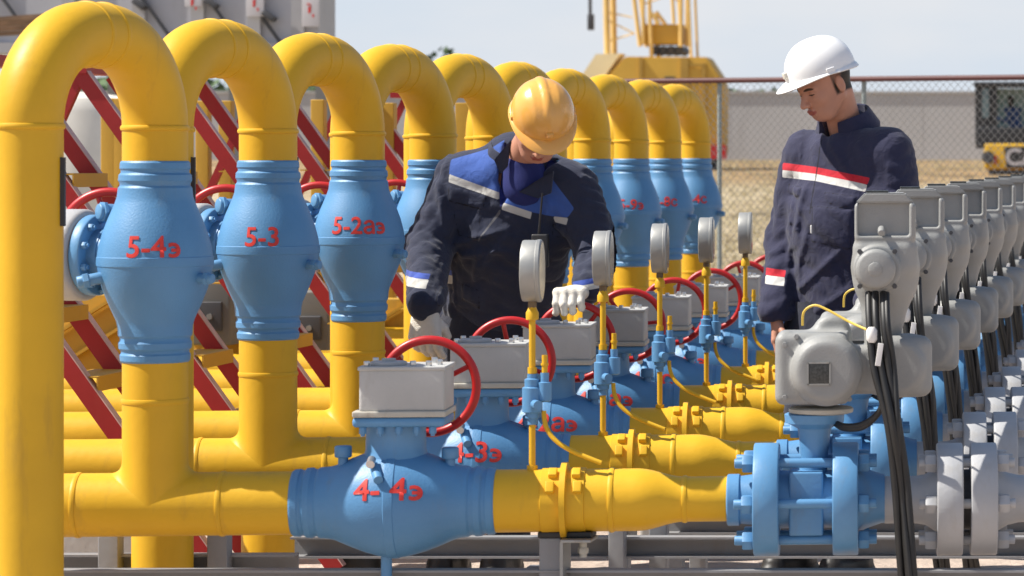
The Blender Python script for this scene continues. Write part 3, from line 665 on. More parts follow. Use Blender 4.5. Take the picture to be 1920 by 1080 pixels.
def make_gauge(Y):
    root = empty('pressure_gauge', (XG, Y, ZP + PR), '', 'gauge', 'pressure gauges standing on the lower pipes')
    x = XG; z0 = ZP + PR - .004
    gz = 1.124
    st = MB().cyl((x, Y, z0), (x, Y, z0 + .125), .0085, seg=16); st.cyl((x, Y, z0), (x, Y, z0 + .014), .014, seg=16); st.build('stem_pipe', M['yellow'], root); st = MB()
    st.cyl((x, Y, z0 + .245), (x, Y, gz - .115), .0085, seg=16); st.cyl((x, Y, z0 + .252), (x, Y, z0 + .268), .012, seg=16)
    st.build('stem_pipe', M['yellow'], root)
    MB().lathe([(0, .009), (.002, .0165), (.02, .0165), (.026, .013), (.034, .010)], Matrix.Translation((x, Y, gz - .128)), 20).build('union_nut', M['yellow'], root)
    MB().cyl((x, Y, gz - .098), (x, Y, gz - .07), .011, seg=6).build('gauge_thread', M['brass'], root)
    nv = MB(); c = Vector((x, Y, z0 + .185))
    nv.lathe([(-.065, .012), (-.05, .012), (-.048, .018), (-.035, .018), (-.032, .026), (.03, .026), (.033, .02), (.052, .02), (.055, .013), (.066, .013)], Matrix.Translation(c), 24)
    nv.cyl(c + Vector((0, 0, .012)), c + Vector((.036, -.006, .026)), .016, seg=14); nv.lathe([(-.03, .012), (-.026, .018), (.02, .018), (.022, .011), (.045, .011)], Matrix.Translation(c + Vector((.032, -.005, .024))), 20)
    nv.cyl(c + Vector((.0, 0, -.01)), c + Vector((.02, -.05, -.012)), .012, seg=12)
    nv.build('needle_valve', M['blue_s'], root)
    MB().cyl(c + Vector((.032, -.005, .06)), c + Vector((.032, -.005, .115)), .0075, seg=12).cyl(c + Vector((.032, -.005, .088)), c + Vector((.032, -.005, .094)), .010, seg=12).build('bleed_stub', M['yellow'], root)
    p0 = c + Vector((.03, -.005, -.03)); pts = []
    P = [p0, p0 + Vector((.0, -.01, -.05)), p0 + Vector((.02, -.02, -.085)), p0 + Vector((.08, -.03, -.105)), p0 + Vector((.15, -.04, -.132))]
    for i in range(25):
        t = i / 24; q = Vector((0, 0, 0)); cf = [1, 4, 6, 4, 1]
        for j in range(5): q += P[j] * cf[j] * t ** j * (1 - t) ** (4 - j)
        pts.append(q)
    MB().tube(pts, .0062, 12).build('drain_tube', M['yellow'], root)
    cs = MB().lathe([(-.026, .070), (-.024, .078), (-.020, .0795), (.012, .0795), (.014, .0812), (.022, .0812), (.025, .078)], Matrix.Translation((x, Y, gz)) @ Matrix.Rotation(R(90), 4, 'Y'), 56).build('gauge_case', M['gauge'], root)
    MB().cyl((x + .0235, Y, gz), (x + .0257, Y, gz), .0745, seg=48).build('dial_glass', M['glassd'], cs)
    return root
gauge0 = make_gauge(D1)

# ---- motor valve
XB = -.947
def studs(parent, Y, xa, xb, m, rs=.0125, rc=.115, nl=.028, ext=.020, z=ZP, n=6):
    for k in range(n):
        a = 2 * math.pi * k / n + math.pi; y = Y + rc * math.cos(a); zz = z + rc * math.sin(a); s = MB()
        s.cyl((xa - nl - ext, y, zz), (xb + nl + ext, y, zz), rs, seg=16, bev=.002)
        s.hexnut((xa - nl, y, zz), (xa - .0005, y, zz), .0255); s.hexnut((xb + .0005, y, zz), (xb + nl, y, zz), .0255)
        s.build('stud', m, parent)
def make_motor(Y):
    root = empty('motor_valve', (XB, Y, ZP), '', 'valve', 'motor driven valves in the right hand row')
    m = M['blue_s']; T = lambda x: Matrix.Translation((x, Y, ZP)) @ Matrix.Rotation(R(90), 4, 'Y')
    MB().lathe([(0, .058), (.001, .064), (.004, .067), (.032, .067), (.036, .062), (.07, .066), (.09, .07)], T(-1.153), 48).build('weld_neck', m, root)
    for xa, xb in ((-1.083, -1.017), (-.879, -.813)):
        MB().cyl((xa, Y, ZP), (xb, Y, ZP), .147, seg=72, bev=.004).build('flange', m, root)
    MB().cyl((-1.018, Y, ZP), (-.878, Y, ZP), .075, seg=40).box((XB - .0, Y, ZP - .005), (.088, .15, .165), bev=.006).build('ball_housing', m, root)
    MB().lathe([(0, .09), (.02, .078), (.06, .064), (.069, .064), (.069, .062)], T(-.8135), 48).build('outlet_neck', m, root)
    studs(root, Y, -1.083, -.813, m)
    MB().lathe([(.07, .033), (.105, .034), (.16, .04), (.185, .044), (.195, .062), (.2, .076), (.222, .078), (.224, .074)], Matrix.Translation((XB + .02, Y, ZP)), 40).build('bonnet', m, root)
    # actuator housing
    s = SDF((-1.06, Y - .17, .70), (-.60, Y + .17, 1.02), .0045)
    X = lambda p: (p - 2212) / 733; Z = lambda p: EYE - (p - 293) / 720
    s.un(s.box((X(1530), Y, Z(686)), (.096, .095, .093), .022))
    s.un(s.box((X(1600), Y - .01, Z(690)), (.085, .07, .062), .02), .01)
    s.un(s.cyly((X(1556), Y - .09, Z(688)), .092, .04, .018), .006)
    s.un(s.cyly((X(1556), Y - .118, Z(688)), .084, .024, .02), .004)
    s.un(s.cyly((X(1565), Y + .05, Z(625)), .05, .05, .02), .02)
    s.un(s.box((X(1692), Y + .0, Z(684)), (.075, .085, .08), .03, [(0.966, .259, 0), (-.259, .966, 0), (0, 0, 1)]), .006)
    s.un(s.cyly((X(1690), Y + .02, Z(684)), .074, .11, .02), .01)
    for dx in (-.075, .075): s.un(s.box((X(1535) + dx, Y - .05, Z(686) + .088), (.012, .03, .008), .004), .006)
    V, F = s.mesh(); hs = sdf_obj('actuator_housing', [(V, F)], M['greyact'], root, (X(1560), Y, Z(688)))
    MB().box((X(1543), Y - .142, Z(692)), (.052, .006, .052), bev=.002).build('name_plate', M['plate'], hs)
    rm = MB()
    for dx, dz, sx, sz in ((0, .0275, .058, .004), (0, -.0275, .058, .004), (.028, 0, .004, .058), (-.028, 0, .004, .058)): rm.box((X(1543) + dx, Y - .1435, Z(692) + dz), (sx, .006, sz))
    rm.build('plate_rim', M['gauge'], hs)
    for xx, yy in ((1478, 640), (1478, 738), (1600, 742), (1500, 625)): MB().hexnut((X(xx), Y - .088, Z(yy)), (X(xx), Y - .1, Z(yy)), .007).build('housing_bolt', M['greyact'], hs)
    MB().lathe([(0, .07), (.004, .083), (.014, .084), (.018, .078)], Matrix.Translation((X(1545), Y, Z(774))), 40).build('mounting_ring', M['beige'], root)
    # control head
    s = SDF((X(1592), Y - .15, Z(668)), (X(1740), Y + .14, Z(350)), .004)
    s.un(s.box((X(1667), Y, Z(413)), (.079, .078, .050), .012))
    s.un(s.box((X(1667), Y, Z(478)), (.084, .082, .05), .03), .012)
    s.un(s.ell((X(1668), Y, Z(510)), (.088, .09, .085)), .02)
    s.un(s.cap((X(1668), Y, Z(545)), (X(1664), Y, Z(590)), .073, .056, (0, 1, 0), .95), .025)
    s.un(s.cap((X(1663), Y + .01, Z(590)), (X(1662), Y + .01, Z(655)), .05, .047), .015)
    s.sub(s.box((X(1664), Y - .088, Z(408)), (.066, .030, .043), .005), .003)           # recessed front panel
    s.un(s.cyly((X(1652), Y - .08, Z(500)), .061, .022, .004), .004)
    V, F = s.mesh(); hd = sdf_obj('control_head', [(V, F)], M['greyact'], root, (X(1664), Y, Z(500)))
    MB().prism([(X(1611), Z(378)), (X(1629), Z(359)), (X(1705), Z(359)), (X(1723), Z(378))], Y - .072, Y + .07).build('lid', M['greyact'], hd, bevel=.004)
    MB().box((X(1652), Y - .01, Z(357)), (.058, .07, .006), bev=.002).build('lid_window', M['plate'], hd)
    MB().cyl((X(1649), Y - .135, Z(500)), (X(1649), Y - .09, Z(500)), .0515, seg=48, bev=.011).build('round_cap', M['greyact'], hd)
    MB().cyl((X(1648), Y - .138, Z(500)), (X(1648), Y - .134, Z(500)), .018, seg=24, bev=.0015).build('cap_boss', M['greyact'], hd)
    MB().cyl((X(1660), Y - .1, Z(434)), (X(1660), Y - .07, Z(426)), .0095, seg=14, bev=.002).build('lock_bolt', M['greyact'], hd)
    for dx, dz in ((-.045, .045), (.045, .045), (-.045, -.045), (.045, -.045)):
        MB().hexnut((X(1652) + dx, Y - .104, Z(500) + dz), (X(1652) + dx, Y - .096, Z(500) + dz), .007).build('cap_bolt', M['darkgrey'], hd)
    return root
mot0 = make_motor(D1)

def make_cables(Y, seed):
    rg = random.Random(seed); X = lambda p: (p - 2212) / 733; Z = lambda p: EYE - (p - 293) / 720
    root = empty('cable_bundle', (X(1655), Y - .12, .9), '', 'cables', 'black cables hanging from the actuators')
    def sm(P, n=40):
        P = [Vector(p) for p in P]; out = []
        for i in range(len(P) - 1):
            p0 = P[max(i - 1, 0)]; p1 = P[i]; p2 = P[i + 1]; p3 = P[min(i + 2, len(P) - 1)]
            for k in range(8):
                t = k / 8; out.append(.5 * ((2 * p1) + (p2 - p0) * t + (2 * p0 - 5 * p1 + 4 * p2 - p3) * t * t + (3 * p1 - p0 - 3 * p2 + p3) * t ** 3))
        return out + [P[-1]]
    for k, (xs, xe) in enumerate(((1636, 1700), (1648, 1712), (1664, 1722), (1670, 1714))):
        jt = lambda a: rg.uniform(-a, a)
        P = [(X(xs), Y - .09 - .006 * k, Z(545)), (X(xs + 2), Y - .14 - .008 * k, Z(600)), (X(xs + 12) + jt(.004), Y - .17, Z(680)), (X((xs * .55 + xe * .45) + 4) + jt(.005), Y - .19 - .01 * (k % 2), Z(780)),
             (X(xe - 16) + jt(.004), Y - .19, Z(900)), (X(xe) + jt(.003), Y - .19 - .01 * k, Z(1080)), (X(xe + 14), Y - .17, Z(1190)), (X(xe + 26 + 6 * k), Y - .1, .02)]
        MB().tube(sm(P), .0102 if k != 3 else .0075, 10).build('cable', M['black'], root)
    for k in range(2):      # cables from the head behind to the rear
        P = [(X(1612 + 10 * k), Y + .0, Z(745)), (X(1640 + 6 * k), Y - .09, Z(790)), (X(1610), Y - .1, Z(800 + 6 * k)), (X(1570), Y - .05, Z(800)), (X(1560), Y + .02, Z(792))]
        MB().tube(sm([(X(1668), Y - .15, Z(730)), (X(1655), Y - .13, Z(765)), (X(1625), Y - .11, Z(788 + 5 * k)), (X(1590), Y - .08, Z(793 + 4 * k)), (X(1568), Y - .02, Z(788))]), .008, 10).build('cable', M['black'], root)
    P = [(X(1511), Y - .05, Z(606)), (X(1514), Y - .07, Z(580)), (X(1534), Y - .08, Z(568)), (X(1560), Y - .09, Z(577)), (X(1600), Y - .11, Z(598)), (X(1634), Y - .14, Z(612))]
    MB().tube(sm(P), .0032, 8).build('earth_wire', M['ywire'], root)
    MB().box((X(1656), Y - .2, Z(655)), (.014, .006, .058), bev=.001, mtx=Matrix.Rotation(R(8), 4, 'Y')).build('cable_tag', M['tag'], root)
    MB().lathe([(-.02, .008), (-.012, .014), (.012, .014), (.02, .008)], Matrix.Translation((X(1642), Y - .165, Z(620))), 16).build('cable_gland', M['tag'], root)
    return root
cab0 = make_cables(D1, 1)

def make_joint(Y):
    root = empty('flanged_joint', (-.53, Y, ZP), '', 'flange', 'grey flanged joints at the right')
    m = M['greyflange']; T = lambda x: Matrix.Translation((x, Y, ZP)) @ Matrix.Rotation(R(90), 4, 'Y')
    MB().lathe([(0, .0615), (.08, .0615), (.105, .066), (.135, .085)], T(-.7445), 48).build('inlet_pipe', m, root)
    for xa, xb in ((-.610, -.542), (-.522, -.453)): MB().cyl((xa, Y, ZP), (xb, Y, ZP), .147, seg=72, bev=.004).build('flange', m, root)
    MB().cyl((-.543, Y, ZP), (-.521, Y, ZP), .078, seg=40).build('gasket', M['darkgrey'], root)
    MB().lathe([(0, .085), (.03, .068), (.06, .0615), (.66, .0615)], T(-.4535), 48).build('outlet_pipe', m, root)
    studs(root, Y, -.610, -.453, m, ext=.016, nl=.030)
    return root
jnt0 = make_joint(D1)


EPS = R(5.35)
def UNIT(i, p):      # local (x, dy, z) of a unit -> world, after the skew of the row
    dx = p[0] - XV; dy = p[1]
    return Vector((XV + dx * math.cos(EPS) - dy * math.sin(EPS), YS[i] + dx * math.sin(EPS) + dy * math.cos(EPS), p[2]))
SRC = (pipe0, up0, flat0, gauge0, mot0, cab0, jnt0); offs = [Vector(q.location) - Vector((XV, D1, 0)) for q in SRC]
for q in (mot0, cab0, jnt0): offs[SRC.index(q)] = offs[SRC.index(q)] + Vector((-.018, 0, -.007 if q is jnt0 else -.003))
UN = []
for i in range(10):
    row = []
    for q, of in zip(SRC, offs):
        c = q if i == 0 else (make_cables(D1, 10 + i) if q is cab0 else copy_tree(q))
        c.location = UNIT(i, (XV + of.x, of.y, of.z)); c.rotation_euler = (0, 0, EPS); row.append(c)
    UN.append(row)
for i in range(10):
    o = ORD[i]; P_, U_, F_, G_, A_, C_, J_ = UN[i]
    P_['label'] = f'{o} yellow pipe loop of the row, bent over in a tall arch'
    U_['label'] = f'bulging blue ball valve marked {VL[i]} in red on the {o} standing yellow pipe' if VL[i] else f'plain bulging blue ball valve on the {o} standing yellow pipe'
    hl = HL[i].replace("- ", "-").replace(" ", "")
    F_['label'] = f'low blue valve marked {hl} with grey gearbox and red handwheel, {o} of its row' if HL[i] else f'low blue valve with grey gearbox and red handwheel, {o} of its row'
    G_['label'] = f'{o} round grey pressure gauge on its yellow stem above the lower pipe'
    A_['label'] = f'{o} grey motor actuator on a blue bolted valve at the right'
    C_['label'] = f'black cables hanging from the {o} grey actuator'
    J_['label'] = f'{o} pair of bolted light grey flanges at the right edge'
    for w__ in (U_, F_):
        for ch in w__.children:
            if ch.name.startswith('handwheel') and i: ch.rotation_euler.y = R((i * 47) % 120)
    if VL[i]:
        v, f = text_mesh(VL[i], .076 if i < 3 else .068, .017); zc = 1.151; hz = .038 if i != 2 else .048
        wy = U_.location.y; a0 = math.atan2(-wy, -XV) - EPS + (-.03, -.12, .0, -.30, 0, 0, 0, 0, 0, 0)[i]
        pts = [(XV + (brad(q[1] + hz) + .0012 + q[2]) * math.cos(a0 + q[0] / .139), D1 + (brad(q[1] + hz) + .0012 + q[2]) * math.sin(a0 + q[0] / .139), zc + q[1] + hz) for q in v]
        MB().add([Vector(q) - Vector((XV, D1, zc)) for q in pts], f).build('painted_number', M['redtext'], None, angle=180).parent = U_
    if HL[i]:
        v, f = text_mesh(HL[i], .084, .019); pts = []
        for q in v:
            r = brad(q[0]) + .0014 + q[2]; a = (q[1] + .045) / .142; pts.append((q[0], -r * math.cos(a), r * math.sin(a)))
        MB().add(pts, f).build('painted_number', M['redtext'], None, angle=180).parent = F_

# ------------------------------------------------------------------ support frames
def rack(Y, label, zt=.352, h=.062, x0=-4.2, x1=.3, lip=True):
    root = empty('support_beam', ((x0 + x1) / 2, Y, zt), label, 'beam', 'grey steel support beams under the pipes')
    b = MB().box(((x0 + x1) / 2, Y, zt - h / 2), (x1 - x0, .006, h)).box(((x0 + x1) / 2, Y - .025, zt - .003), (x1 - x0, .05, .006)).box(((x0 + x1) / 2, Y - .025, zt - h + .003), (x1 - x0, .05, .006))
    b.build('beam', M['steel'], root)
    return root
def post(root, x, Y, zt, wd=.05, z0=0):
    MB().box((x, Y, (zt + z0) / 2), (wd, .05, zt - z0), bev=.003).build('post', M['steel'], root)
r1 = rack(8.30, 'long grey steel beam running along the very bottom edge of the view', .352, .07)
for xx in (208,): post(r1, px(xx, 0, 8.36).x, 8.36, .34, .045)
r2 = rack(9.02, 'grey steel channel beam just below the nearest blue valve', .352, .060, x0=px(553, 0, 9.02).x, x1=px(1990, 0, 9.02).x)
post(r2, px(1158, 0, 8.95).x, 8.95, .4, .043); post(r2, px(1236, 0, 9.1).x, 9.1, .46, .05); post(r2, px(1010, 0, 8.4).x, 8.4, .345, .055)
r3 = rack(9.75, 'grey steel beam behind the second nearest lower pipe, partly shaded', .36, .088, x0=px(1240, 0, 9.75).x, x1=px(2100, 0, 9.75).x)
post(r3, px(1310, 0, 9.8).x, 9.8, .37, .05)
r4 = rack(8.8, 'grey steel frame behind the foot of the nearest yellow pipe', .33, .07, x0=-4.3, x1=px(560, 0, 8.8).x)
for xx in (208, 412): post(r4, px(xx, 0, 8.75).x, 8.75, .44, .055)
for i in range(2, 9):
    q = rack(8.9 + SP * i, f'grey steel beam under the lower pipes, {ORD[i]} of the bays', .35, .05, x0=-3.4, x1=-.5)
for i in range(10):      # pipe saddles
    Y = YS[i] + .095; root = empty('pipe_support', (-1.6, Y, 0), f'small grey angle support holding the {ORD[i]} lower pipe under its joint', 'support', 'pipe supports under the lower pipes')
    MB().box((-1.55, Y - .02, .432), (.078, .11, .008), bev=.002).box((-1.586, Y - .02, .36), (.008, .11, .14)).build('bracket', M['gauge'], root)
    MB().box((-1.625, Y, .22), (.055, .055, .43), bev=.003).build('post', M['steel'], root)
    MB().cyl((-1.54, Y - .02, .385), (-1.54, Y - .02, .432), .01, seg=10).hexnut((-1.54, Y - .02, .395), (-1.54, Y - .02, .41), .014).build('bolt', M['beige'], root)
    MB().box((-1.585, Y, .444), (.14, .07, .016), bev=.004).build('rubber_liner', M['black'], root)
cb = [(690, 1052, 11.6, .34), (215, 1050, 11.0, .4), (1290, 1052, 11.8, .3)]
for k, (xx, yy, Y, s_) in enumerate(cb):
    p = px(xx, yy, Y); tag(MB().box((p.x, Y, .16), (s_, .35, .32), bev=.015).build('concrete_block', M['concrete'], loc=(p.x, Y, 0)), ['pale concrete footing block low behind the nearest blue valve', 'shaded concrete footing block behind the nearest yellow pipe foot', 'pale concrete footing block beneath the yellow reducer'][k], 'block', 'concrete footings')

# ------------------------------------------------------------------ red A-frame crossover steps
M['we'] = mat('worn_edge', (.5, .33, .31), .6, var=.25, vscale=12)  # paler strip along the top of each red stringer
def make_steps(Yc, j):
    lab = f'red steel crossover steps with yellow treads, {["nearest", "second", "third", "fourth", "fifth", "sixth", "seventh", "rearmost"][j]} of the line behind the yellow pipes'
    root = empty('crossover_steps', (-3.3, Yc, 0), lab, 'steps', 'red crossover steps between the pipes')
    sl = 1.4; xt = -3.98; zt = 1.72; xb = xt + (zt - .05) / sl
    for side in (-.175, .175):
        y = Yc + side
        L = math.hypot(xb - xt, zt - .05); ang = math.atan2(zt - .05, (xb - xt)); c = Vector(((xt + xb) / 2, y, (zt + .05) / 2)); rm = Matrix.Rotation(ang, 4, 'Y')
        nrm = Vector((math.sin(ang), 0, math.cos(ang))); m = MB().box(c, (L, .006, .052), mtx=rm)
        for off in (.0235, -.0235): m.box(c + nrm * off + Vector((0, .016, 0)), (L, .034, .005), mtx=rm)
        m.build('stringer', M['redsteel'], root); MB().box(c + nrm * .0285 + Vector((0, .014, 0)), (L, .040, .003), mtx=rm).build('worn_edge', M['we'], root)
        if side > 0: continue
        x2 = xt - (zt - .05) / 2.2; L = math.hypot(x2 - xt, zt - .05); ang = -math.atan2(zt - .05, xt - x2); c = Vector(((xt + x2) / 2, y + .03, (zt + .05) / 2))
        MB().box(c, (L, .03, .030), mtx=Matrix.Rotation(ang, 4, 'Y')).build('brace', M['redsteel'], root)
    for k in range(7):
        z = .16 + k * .2; x = xt + (zt - z) / sl
        MB().box((x, Yc, z), (.13, .335, .005)).box((x + .063, Yc, z - .022), (.005, .335, .042)).build('tread', M['yellow2'], root)
    MB().box((xt - .02, Yc, zt + .02), (.10, .38, .04)).build('top_platform', M['redsteel'], root)
for j, Yc in enumerate((9.72, 10.75, 11.75, 12.78, 13.95, 15.4, 16.6)): make_steps(Yc, j)

# yellow frames / machinery glimpsed behind
def yframe(xs, Y, w_, label, zt=1.68):
    root = empty('pipe_gantry', (px(xs[0], 0, Y).x, Y, 0), label, 'frame', 'yellow steel frames behind the pipes')
    xx = [px(x, 0, Y).x for x in xs]
    for x in xx: MB().box((x, Y, zt / 2), (w_, w_, zt), bev=.004).build('post', M['yellow2'], root)
    if len(xx) > 1: 
        for z in (1.16, .5): MB().box(((xx[0] + xx[-1]) / 2, Y - .02, z), (xx[-1] - xx[0], w_ * .8, w_)).build('crossbar', M['yellow2'], root)
yframe((206, 228), 14.4, .062, 'pair of yellow steel posts seen inside the first yellow arch')
yframe((382, 425), 15.0, .06, 'yellow steel frame seen inside the second yellow arch')
yframe((598, 655), 14.7, .06, 'yellow steel frame seen inside the third yellow arch')
yframe((728, 870), 15.6, .07, 'yellow steel frame between the third and fourth arches')
for k, (xx, y0, y1, Y, ww) in enumerate(((165, 552, 735, 12.35, .34), (408, 545, 725, 13.35, .30), (588, 540, 720, 14.3, .26), (730, 560, 720, 15.2, .2))):
    a = px(xx, y0, Y); b = px(xx, y1, Y); root = empty('yellow_skid', (a.x, Y, 0), 'yellow steel skid with sloping ribs seen ' + ['between the nearest two standing pipes', 'between the second and third standing pipes', 'between the third and fourth standing pipes', 'just left of the stooping worker'][k], 'skid', 'yellow skids behind the pipes')
    MB().box((a.x, Y + .05, a.z / 2 + .15), (ww, .1, a.z - .3), bev=.006).build('panel', M['yellow2'], root)
    for q in range(3): MB().box((a.x, Y - .02, a.z - .08 - .13 * q), (ww * 1.12, .035, .012), mtx=Matrix.Rotation(R(-32), 4, 'Y')).build('rib', M['yellow2'], root)
    for q in (-1, 1): MB().box((a.x + q * ww * .4, Y + .05, .15), (.05, .08, .3)).build('foot', M['steel'], root)
t = empty('white_tank', px(160, 250, 24), 'weathered white tank glimpsed through the first yellow arch', 'tank')
p = px(148, 262, 24); MB().lathe([(0, .5), (.05, .52), (1.75, .52), (1.85, .45), (1.9, .1)], Matrix.Translation((p.x, 24, 0)), 40).build('shell', mat('tank_white', (.7, .66, .58), .6, var=.15, vscale=2), t)
MB().torus((p.x, 24, .9), (0, 0, 1), .525, .02, 40, 8).build('band', M['gauge'], t)
# dark control cabinet / machinery low behind valves
for k, (xx, yy, Y, ww, hh) in enumerate(((405, 578, 13.2, .16, .3), (285, 640, 12.9, .2, .35), (95, 640, 13.4, .2, .3), (590, 600, 13.5, .16, .25))):
    p = px(xx, yy, Y); root = empty('control_box', (p.x, Y, 0), ['grey control box with a dark lamp seen between the first two blue valves', 'grey control box behind the nearest blue valve', 'grey control box hidden behind the nearest yellow pipe', 'grey control box between the second and third blue valves'][k], 'box', 'control boxes among the pipes')
    MB().box(p, (ww, .14, hh), bev=.01).build('case', M['boxgrey'], root); MB().box(p + Vector((0, -.075, -.03)), (ww * .6, .02, hh * .4), bev=.004).build('dark_panel', M['darkgrey'], root)
    MB().cyl(p + Vector((0, -.095, -.03)), p + Vector((0, -.08, -.03)), .012, seg=12).build('lamp', M['gauge'], root)
    MB().cyl((p.x, Y, 0), (p.x, Y, p.z - hh / 2 + .01), .025, seg=12).build('stand', M['steel'], root)
# ------------------------------------------------------------------ people
def attr_mat(name, base, layers, rough=.85, bump=.55, bscale=420, sheen=.15, var=.12, w=.5):
    m = bpy.data.materials.new(name); m.use_nodes = True; N = m.node_tree.nodes; L = m.node_tree.links; b = N['Principled BSDF']
    b.inputs['Roughness'].default_value = rough; b.inputs['Sheen Weight'].default_value = sheen; b.inputs['Specular IOR Level'].default_value = .25
    tc = N.new('ShaderNodeTexCoord'); nz = N.new('ShaderNodeTexNoise'); nz.inputs['Scale'].default_value = 14; nz.inputs['Detail'].default_value = 6; L.new(tc.outputs['Object'], nz.inputs['Vector'])
    rgb = N.new('ShaderNodeRGB'); rgb.outputs[0].default_value = (*base, 1); cur = rgb.outputs[0]
    for at, col in layers:
        a = N.new('ShaderNodeAttribute'); a.attribute_name = at; mr = N.new('ShaderNodeMapRange')
        mr.inputs[1].default_value = -w; mr.inputs[2].default_value = w; mr.inputs[3].default_value = 1; mr.inputs[4].default_value = 0; L.new(a.outputs['Fac'], mr.inputs[0])
        mx = N.new('ShaderNodeMix'); mx.data_type = 'RGBA'; L.new(mr.outputs[0], mx.inputs[0]); L.new(cur, mx.inputs[6]); mx.inputs[7].default_value = (*col, 1); cur = mx.outputs[2]
    v = N.new('ShaderNodeMapRange'); v.inputs[1].default_value = .3; v.inputs[2].default_value = .7; v.inputs[3].default_value = 1 - var; v.inputs[4].default_value = 1 + var; L.new(nz.outputs[0], v.inputs[0])
    mm = N.new('ShaderNodeMix'); mm.data_type = 'RGBA'; mm.blend_type = 'MULTIPLY'; mm.inputs[0].default_value = 1; L.new(cur, mm.inputs[6]); L.new(v.outputs[0], mm.inputs[7]); L.new(mm.outputs[2], b.inputs['Base Color'])
    n2 = N.new('ShaderNodeTexNoise'); n2.inputs['Scale'].default_value = bscale; L.new(tc.outputs['Object'], n2.inputs['Vector'])
    n3 = N.new('ShaderNodeTexNoise'); n3.inputs['Scale'].default_value = 22; n3.inputs['Detail'].default_value = 3; n3.inputs['Distortion'].default_value = 1.2; L.new(tc.outputs['Object'], n3.inputs['Vector'])
    b1 = N.new('ShaderNodeBump'); b1.inputs['Strength'].default_value = bump; b1.inputs['Distance'].default_value = .001; L.new(n2.outputs[0], b1.inputs['Height'])
    b2 = N.new('ShaderNodeBump'); b2.inputs['Strength'].default_value = bump; b2.inputs['Distance'].default_value = .008; L.new(n3.outputs[0], b2.inputs['Height']); L.new(b1.outputs[0], b2.inputs['Normal']); L.new(b2.outputs[0], b.inputs['Normal'])
    return m
def polyd(u, v, poly):          # signed distance, <0 inside
    d = np.full(u.shape, 1e9); inside = np.zeros(u.shape, bool); n = len(poly)
    for i in range(n):
        x1, y1 = poly[i]; x2, y2 = poly[(i + 1) % n]; ex, ey = x2 - x1, y2 - y1; wx, wy = u - x1, v - y1
        t = np.clip((wx * ex + wy * ey) / (ex * ex + ey * ey), 0, 1); d = np.minimum(d, (wx - ex * t) ** 2 + (wy - ey * t) ** 2)
        c = ((y1 > v) != (y2 > v)) & (u < (x2 - x1) * (v - y1) / (y2 - y1 + 1e-12) + x1); inside ^= c
    d = np.sqrt(d); return np.where(inside, -d, d)
S0 = 6000 / 10.75
def UV(V): return 2212 + V[:, 0] * S0, 293 + (EYE - V[:, 2]) * S0     # front elevation of the cloth in its own plane
def multi(polys, ymax=1e9):
    def fn(V):
        u, v = UV(V); d = np.min([polyd(u, v, p) for p in polys], axis=0); return np.where(V[:, 1] > ymax, np.abs(d) + 5, d)
    return fn
def wrinkle(P, amp, seed=0, dirn=(0, 0, 1), freq=16):
    rg = np.random.default_rng(seed); w1 = np.zeros(len(P)); ph = P * 7.0
    wp = np.stack([np.sin(ph[:, 1] * 1.7 + ph[:, 2] * 1.3 + seed), np.sin(ph[:, 2] * 1.9 + ph[:, 0] * 1.1 + 2 + seed), np.sin(ph[:, 0] * 2.1 + ph[:, 1] + 4 + seed)], 1) * .045
    Q = P + wp
    for k in range(5):
        d = np.array(dirn) + rg.normal(0, .55, 3); d /= np.linalg.norm(d); f = freq * rg.uniform(.6, 2.0)
        s = 1 - np.abs(np.sin((Q @ d) * f + rg.uniform(0, 6))); w1 += s ** 2 * rg.uniform(.5, 1) / (1 + .3 * k)
    return (w1 - 1.2) * amp
def sm01(x): x = np.clip(x, 0, 1); return x * x * (3 - 2 * x)

def hand_sdf(s, wrist, d, n, t, curls, thumb=.5, fat=1.0, spread=.0):
    wrist = Vector(wrist); d = Vector(d).normalized(); n = Vector(n); n = (n - d * n.dot(d)).normalized(); t = Vector(t); t = (t - d * t.dot(d) - n * t.dot(n)).normalized()
    ln = [.95, 1.05, 1.0, .8]; kn = []
    for k in range(4):
        off = (.031 - .0205 * k) * (1 + (fat - 1) * .75); kp = wrist + d * (.088 - abs(k - 1.2) * .004) + t * off; kn.append(kp)
        s.un(s.cap(wrist + t * off * .55 + d * .005, kp, .0155 * fat, .0125 * fat), .012)
    s.un(s.cap(wrist - d * .03, wrist + d * .01, .024 * fat, .022 * fat, n, .75), .015)
    s.un(s.cap(wrist + d * .015 + t * .018 + n * .006, wrist + d * .05 + t * .024 + n * .012, .015 * fat, .014 * fat), .012)
    for k in range(4):
        p = kn[k]; a = 0; c = curls[k] if isinstance(curls[0], (list, tuple)) else curls; fd = s.d.copy(); 
        for j, (L_, r0, r1) in enumerate(((.043, .0098, .0092), (.027, .0092, .0085), (.021, .0085, .0072))):
            a += R(c[j]); dr = (d + t * spread * (1.5 - k)) .normalized() * math.cos(a) + n * math.sin(a); q = p + dr * L_ * ln[k]
            s.un(s.cap(p, q, r0 * fat, r1 * fat), .003 if j else .006); p = q
    p = wrist + d * .03 + t * .026 + n * .008; dr = (d * .62 + t * .62 + n * thumb).normalized(); q = p + dr * .042
    s.un(s.cap(p, q, .0135 * fat, .0108 * fat), .008); dr = (d * .85 + t * .1 + n * (thumb + .3)).normalized(); s.un(s.cap(q, q + dr * .034, .0108 * fat, .0088 * fat), .003)

